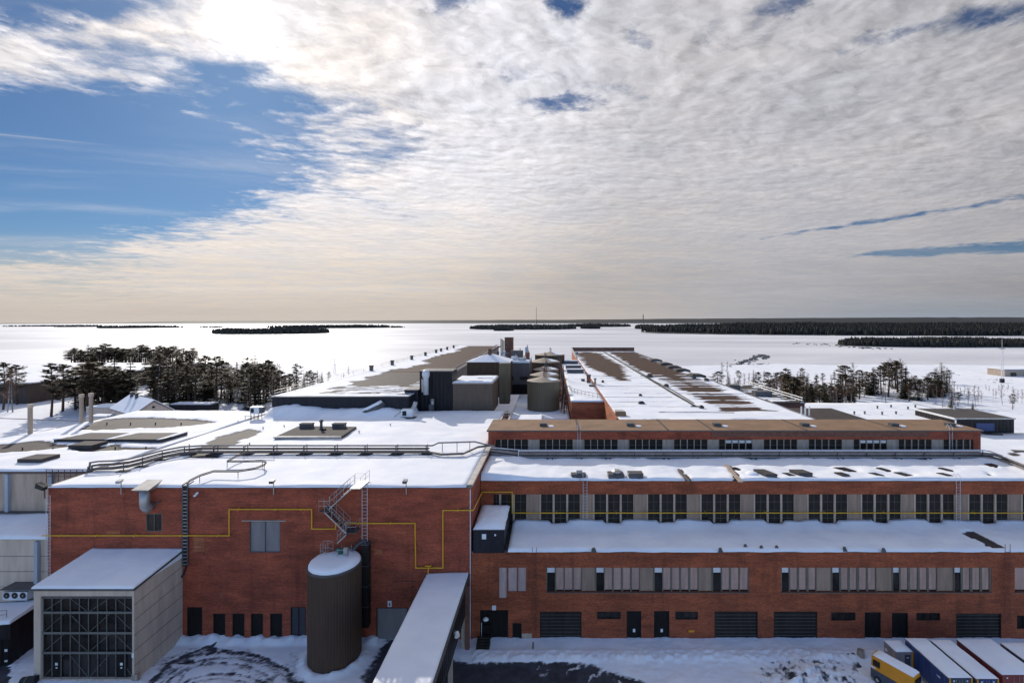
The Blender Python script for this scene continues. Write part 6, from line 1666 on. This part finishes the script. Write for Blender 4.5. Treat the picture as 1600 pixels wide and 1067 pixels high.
for px, top, base, kind, lab in ((80, 567, 651, 'pine', 'tall open pine with drooping limbs left of the twin white flues'), (98, 569, 643, 'pine', 'tall pine right beside the drooping pine, left of the twin flues'), (118, 573, 641, 'pine', 'pine over the small beige shed'),
        (5, 566, 640, 'pine', 'pine at the very left edge before the brown hall'), (27, 569, 632, 'pine', 'half bare pine with a tufted top right of the left edge birches'), (14, 574, 645, 'birch', 'left one of the two bare birches before the brown hall'), (20, 576, 645, 'birch', 'right one of the two bare birches before the brown hall'),
        (463, 568, 608, 'pine', 'lone taller pine above the corner of the navy hall railing'), (485, 578, 600, 'pine', 'first small pine along the navy hall outer edge'), (503, 580, 598, 'spruce', 'second small conifer along the navy hall outer edge'), (514, 581, 597, 'pine', 'third small pine along the navy hall outer edge'), (537, 582, 592, 'spruce', 'last tiny spruce along the navy hall outer edge'), (545, 571, 590, 'birch', 'tiny bare birch by the farthest navy hall vents')):
    Y = F * (H + .7) / (base - VY); tree(kind, PX(px, Y), Y, (base - top) * Y / F, lab, None)
def rtop(px): return 598 - 12 * math.exp(-((px - 1190) / 60) ** 2)
belt(88, 1122, 1335, (612, 645), lambda px: 593 + 8 * math.sin(px * .06), (4, 4, 7), 'in the wood behind the long brick hall right edge', 'right wood', lambda px, py: py > 620 and px < 1150, 1.25)
belt(44, 1140, 1335, (610, 642), 592, (1, 4, 6), 'of low growth in the wood right of the long brick hall', 'low growth in the right wood', lambda px, py: py > 620 and px < 1150, 1.5, .6)
belt(26, 1130, 1330, (600, 616), 582, (3, 3, 6), 'at the back of the wood right of the long brick hall', 'back of the right wood')
belt(52, 1312, 1485, (600, 628), lambda px: 572 + 9 * math.sin(px * .08) + (12 if px > 1420 else 0), (6, 2, 5), 'in the grove behind the flat snowy hall', 'grove behind the flat hall', lambda px, py: py > 622 - (px - 1312) * .02 and px < 1370, 1.25)
belt(40, 1312, 1485, (600, 626), 582, (1, 4, 6), 'of low growth in the grove behind the flat snowy hall', 'low growth in the grove', None, 1.5, .6)
belt(26, 1450, 1600, (612, 640), 606, (0, 0, 1), 'on the open snow behind the black shed', 'saplings at the right')
for px, top, base, kind, lab in ((1487, 609, 637, 'spruce', 'lone green spruce left behind the black shed'), (1497, 613, 636, 'pine', 'small pine touching the lone spruce behind the black shed'), (1520, 626, 640, 'spruce', 'low reddish bush like spruce in front of the sparse birches'), (1582, 616, 641, 'pine', 'open young pine at the right edge of the birches'), (1335, 613, 632, 'spruce', 'small full spruce at the left end of the flat hall'), (1128, 564, 592, 'birch', 'bare birch left of the pair by the breakwater'), (1137, 564, 592, 'birch', 'bare birch nearest the breakwater')):
    Y = F * (H + .7) / (base - VY); tree(kind, PX(px, Y), Y, (base - top) * Y / F, lab, None)

# ------------------------------------------------------------------ far shores, woods, rocks
def wood(name, label, px0, px1, pyb, depth, h, n, z0=-1.3, hump=0.0):
    Yc = F * (H - z0) / (pyb - VY)
    for _ in range(6): Yc = F * (H - z0) / (pyb - VY); z0 = sea(math.hypot(Yc, PX((px0 + px1) / 2, Yc)))
    b = MB(); rr = random.Random(int(px0 * 7 + pyb))
    xa, xb = PX(px0, Yc), PX(px1, Yc); c = (xa + xb) / 2
    # low island ground
    m = 40
    ring = [(c + (xb - xa) / 2 * math.cos(2 * math.pi * k / m) * (1 + .05 * fbm(k, 1)), Yc + depth / 2 + depth / 2 * math.sin(2 * math.pi * k / m)) for k in range(m)]
    b.f.append(tuple(range(len(b.v), len(b.v) + m))); b.mi.append(1)
    b.v += [(x, y, z0 + .8) for x, y in ring]
    i0 = len(b.v); b.v += [(c + (x - c) * 1.01, Yc + depth / 2 + (y - Yc - depth / 2) * 1.01, z0 - .5) for x, y in ring]
    for k in range(m): b.f.append((i0 + k, i0 + (k + 1) % m, (k + 1) % m, k)); b.mi.append(1)
    for k in range(n):
        while True:
            u, v = rr.uniform(-1, 1), rr.uniform(-1, 1)
            if abs(u) ** 2.5 + v * v < 1: break
        x, y = c + u * (xb - xa) / 2, Yc + depth / 2 + v * depth / 2
        e = (1 - abs(u) ** 4) ** .5; hh = h * rr.uniform(.78, 1.06) * (.55 + .45 * e) * (1 + .25 * fbm(x * .01, y * .01, 2)); w = hh * rr.uniform(.2, .34)
        zb = z0 + .6 + hump * (1 - v * v) * e * .5 * (1 + v)
        i = len(b.v); s = 5; a0 = rr.random() * 6
        for q in range(s): b.v.append((x + w * math.cos(a0 + 6.283 * q / s), y + w * math.sin(a0 + 6.283 * q / s), zb + hh * .12))
        for q in range(s): b.v.append((x + w * .75 * math.cos(a0 + 6.283 * q / s), y + w * .75 * math.sin(a0 + 6.283 * q / s), zb + hh * .55))
        b.v.append((x, y, zb + hh)); b.v.append((x, y, zb - .5))
        for q in range(s):
            r_ = (q + 1) % s
            b.f += [(i + q, i + r_, i + s + r_, i + s + q), (i + s + q, i + s + r_, i + 2 * s), (i + r_, i + q, i + 2 * s + 1)]; b.mi += [0, 0, 0]
    o = b.build(name, ['far_forest', 'rock'], None, (c, Yc + depth / 2, z0)); tag(o, label, 'forest', None, 'stuff')
wood('island_wood', 'dark wooded island in the ice above the left tree belt', 297, 472, 522.5, 220, 13, 1100)
wood('island_wood', 'longer far island stretching right behind the dark wooded island', 380, 577, 513.2, 500, 14, 900)
wood('island_wood', 'thin wooded islet at the far left horizon edge', -30, 57, 510.6, 500, 9, 400)
wood('island_wood', 'short thin islet second from the left on the horizon', 64, 119, 511.2, 300, 7, 260)
wood('island_wood', 'low dark island third from the left on the horizon', 129, 199, 513.2, 350, 12, 420)
wood('island_wood', 'tiny islet right of the low dark island on the left', 240, 262, 512.4, 120, 8, 90)
wood('island_wood', 'tiny pair of islets just above the dark wooded island', 303, 333, 512.4, 100, 8, 110)
wood('island_wood', 'small far islet in the ice right of the long island', 606, 624, 512.0, 120, 8, 70)
wood('island_wood', 'low long far island behind the roof of the navy hall', 720, 905, 515.3, 420, 17, 900)
wood('island_wood', 'dark nearer islet in front of the low long island', 768, 800, 517.2, 120, 11, 160)
wood('island_wood', 'dark islet left of the gap above the long brick hall', 909, 941, 514.0, 200, 14, 160)
wood('island_wood', 'far shore strip above the silos and long brick hall', 880, 998, 511.0, 600, 18, 500)
wood('island_wood', 'round dark islet above the far end of the long brick hall', 1000, 1032, 514.6, 160, 18, 170)
wood('island_wood', 'small islet right of the round dark islet', 1064, 1090, 509.5, 250, 12, 90)
wood('shore_forest', 'broad dark forest shore filling the right horizon', 1048, 2200, 525.0, 600, 15, 11000, hump=20)
wood('point_forest', 'nearer dark forest point at the right edge of the ice', 1352, 1720, 543.0, 90, 9.5, 2200)
# hills on the horizon
def hills():
    b = MB(); n = 150; rows = []
    for (Y, k) in ((9000, 0), (9600, .55), (10400, 1), (11500, .6), (13000, 0)):
        i = len(b.v)
        for q in range(n + 1):
            px = -150 + 2050 * q / n; x = PX(px, Y)
            hz = (.2 + 5.4 / (1 + math.exp(-(px - 1050) / 170)) + .9 / (1 + math.exp(-(px - 420) / 60)) - 3.2 / (1 + math.exp((px - 215) / 25))) * 10400 / F
            b.v.append((x, Y, sea(math.hypot(x, Y)) - .2 + k * max(0.2, (H + hz - sea(math.hypot(x, Y))) * (1 + .10 * fbm(px * .012, 3) + .04 * fbm(px * .05, 8)))))
        rows.append(i)
    for a, c in zip(rows, rows[1:]):
        for q in range(n): b.f.append((a + q, a + q + 1, c + q + 1, c + q)); b.mi.append(0)
    struct(b.build('hills', 'far_forest'))
hills()
for i, (px, py, h, lab) in enumerate(((838, 480, 20, 'thin far mast on the horizon above the pale silos'), (1005, 491, 8, 'far chimney on the horizon right of the centre'))):
    Y = 6000; x = PX(px, Y); t = thing('far_mast' if i == 0 else 'far_chimney', lab, 'mast' if i == 0 else 'chimney', (x, Y, 0))
    zt = PZ(py, Y); MB().tube([(x, Y, -1.3), (x, Y, zt)], 3.0 if i == 0 else 7.0, 6, r1=2.4 if i == 0 else 5).build('shaft', 'steel_dark', t); MB().lathe(x, Y, [(9, -1.3), (9, 20), (5, 24)], 8).build('base', 'steel_dark', t)
def rocks(name, label, pts, n, smin, smax, spread):
    b = MB(); rr = random.Random(len(pts) * 13 + n)
    P = [Vector((*at(px, py, -1.3), -1.3)) for px, py in pts]
    for k in range(n):
        f = rr.random() * (len(P) - 1); i = int(f); p = P[i].lerp(P[i + 1], f - i) + Vector((rr.gauss(0, spread), rr.gauss(0, spread * 1.6), 0))
        s = rr.uniform(smin, smax); i0 = len(b.v); m = 6
        for z, q in ((-.3, 1), (.45, .85), (.8, .4)):
            for j in range(m):
                a = 6.283 * j / m; r_ = s * q * rr.uniform(.7, 1.2); b.v.append((p.x + r_ * math.cos(a) * 1.3, p.y + r_ * math.sin(a), p.z + s * z * .8))
        for ring in (0, 1):
            for j in range(m): b.f.append((i0 + ring * m + j, i0 + ring * m + (j + 1) % m, i0 + ring * m + m + (j + 1) % m, i0 + ring * m + m + j)); b.mi.append(0)
        b.f.append(tuple(i0 + 2 * m + j for j in range(m))); b.mi.append(1 if rr.random() < .7 else 0)
    o = b.build(name, ['rock', 'snow'], None, P[0]); tag(o, label, 'rocks', None, 'stuff')
rocks('breakwater_rocks', 'curved line of dark boulders forming a breakwater on the ice', [(1134, 576), (1150, 570), (1166, 565), (1180, 559), (1190, 555), (1197, 557), (1199, 562)], 130, .5, 1.6, 1.4)
rocks('breakwater_rocks', 'loose snowy boulders below the breakwater', [(1150, 582), (1165, 574), (1188, 566)], 60, .3, .9, 5)
rocks('shore_rocks', 'scattered dark rocks on the ice before the far forest', [(1258, 537), (1290, 539), (1345, 543), (1370, 545)], 46, .6, 1.7, 8)
rocks('shore_rocks', 'row of dark stones near the mast at right', [(1500, 598), (1560, 597), (1600, 594)], 50, .3, .8, 3)
rocks('ice_ridge_stones', 'thin line of stones curving over the ice left of the mast', [(1490, 587), (1520, 585), (1545, 581), (1568, 579)], 40, .25, .6, .6)
# mast, pylon, lamp posts, low building at right
t = thing('radio_mast', 'tall slim white and red mast on the ice shore at the right edge', 'mast', (213, 227, -1))
for dx, dy in ((-.45, -.3), (.45, -.3), (0, .5)): MB().tube([(213 + dx, 227 + dy, -1), (213 + dx * .7, 227 + dy * .7, 15.2)], .10, 5).build('leg', 'steel_pale', t)
for k in range(16): MB().tube([(213 - .42, 226.72, -.5 + k), (213 + .42, 226.72, .5 + k)], .05, 4).build('brace', 'steel_pale', t)
MB().tube([(213, 227, 15.2), (213, 227, 19.5)], .09, 5).build('tip', 'steel', t); MB().box(212.2, 213.8, 226.5, 227.5, -1.2, .9).build('base_hut', 'rubber', t); MB().box(211.8, 214.2, 226.6, 227.4, 15.0, 15.25).build('platform', 'steel_dark', t)
t = block('shore_house', 'low grey building with two dark doors on the shore at right edge', 'building', 236, 268, 250, 260, -1.6, 2.6, 'concrete_grey', True, 'coping_dark')
for x in (239, 246): MB().box(x, x + 3, 249.9, 249.99, -1.2, 1.3).build('door', 'glass_dark', t)
t = thing('power_pylon', 'faint lattice pylon on the shore behind the navy hall', 'pylon', (0, 0, 0))
Y = 265; x = PX(523, Y); zt = PZ(560, Y)
for dx in (-.6, .6): MB().tube([(x + dx, Y, -1.3), (x + dx * .2, Y, zt)], .07, 4).build('leg', 'steel', t)
for k in range(7): z = -1 + (zt + 1) * k / 7; MB().tube([(x - .5, Y, z), (x + .4, Y, z + (zt + 1) / 7)], .05, 4).build('brace', 'steel', t)
for z in (zt - .6, zt - 2): MB().tube([(x - 1.2, Y, z), (x + 1.2, Y, z)], .06, 4).build('cross_arm', 'steel', t)
t.location = (0, 0, 0)
for i, (px, base, top, lab) in enumerate(((1491, 622, 597, 'dark street lamp standing above the lone spruce at right'), (1384, 638, 615, 'thin pole standing behind the flat snowy hall'))):
    Y = F * 28.5 / (base - VY); x = PX(px, Y); t = thing('street_lamp', lab, 'lamp', (x, Y, GZ)); zt = PZ(top, Y)
    MB().tube([(x, Y, GZ - .5), (x, Y, zt)], .09, 6).build('pole', 'steel_dark', t); MB().box(x - .7, x + .5, Y - .2, Y + .2, zt, zt + .25).build('lamp_head', 'steel_dark', t)
#@@HAZE
# ------------------------------------------------------------------ air
def haze():
    m = bpy.data.materials.new('haze'); m.use_nodes = True; nt = m.node_tree; nt.nodes.clear()
    out = nt.nodes.new('ShaderNodeOutputMaterial'); v = nt.nodes.new('ShaderNodeVolumePrincipled')
    v.inputs['Color'].default_value = (.55, .72, 1.0, 1); v.inputs['Density'].default_value = HAZE; v.inputs['Anisotropy'].default_value = 0.0
    nt.links.new(v.outputs[0], out.inputs['Volume']); MATS['haze'] = m
    o = MB().box(-19000, 19000, -19000, 19000, -42, 260).build('haze', 'haze'); o['kind'] = 'stuff'
    o['label'] = 'thin pale winter haze over the frozen bay and far shores'; o['category'] = 'haze'
HAZE = 0.22e-5
haze()
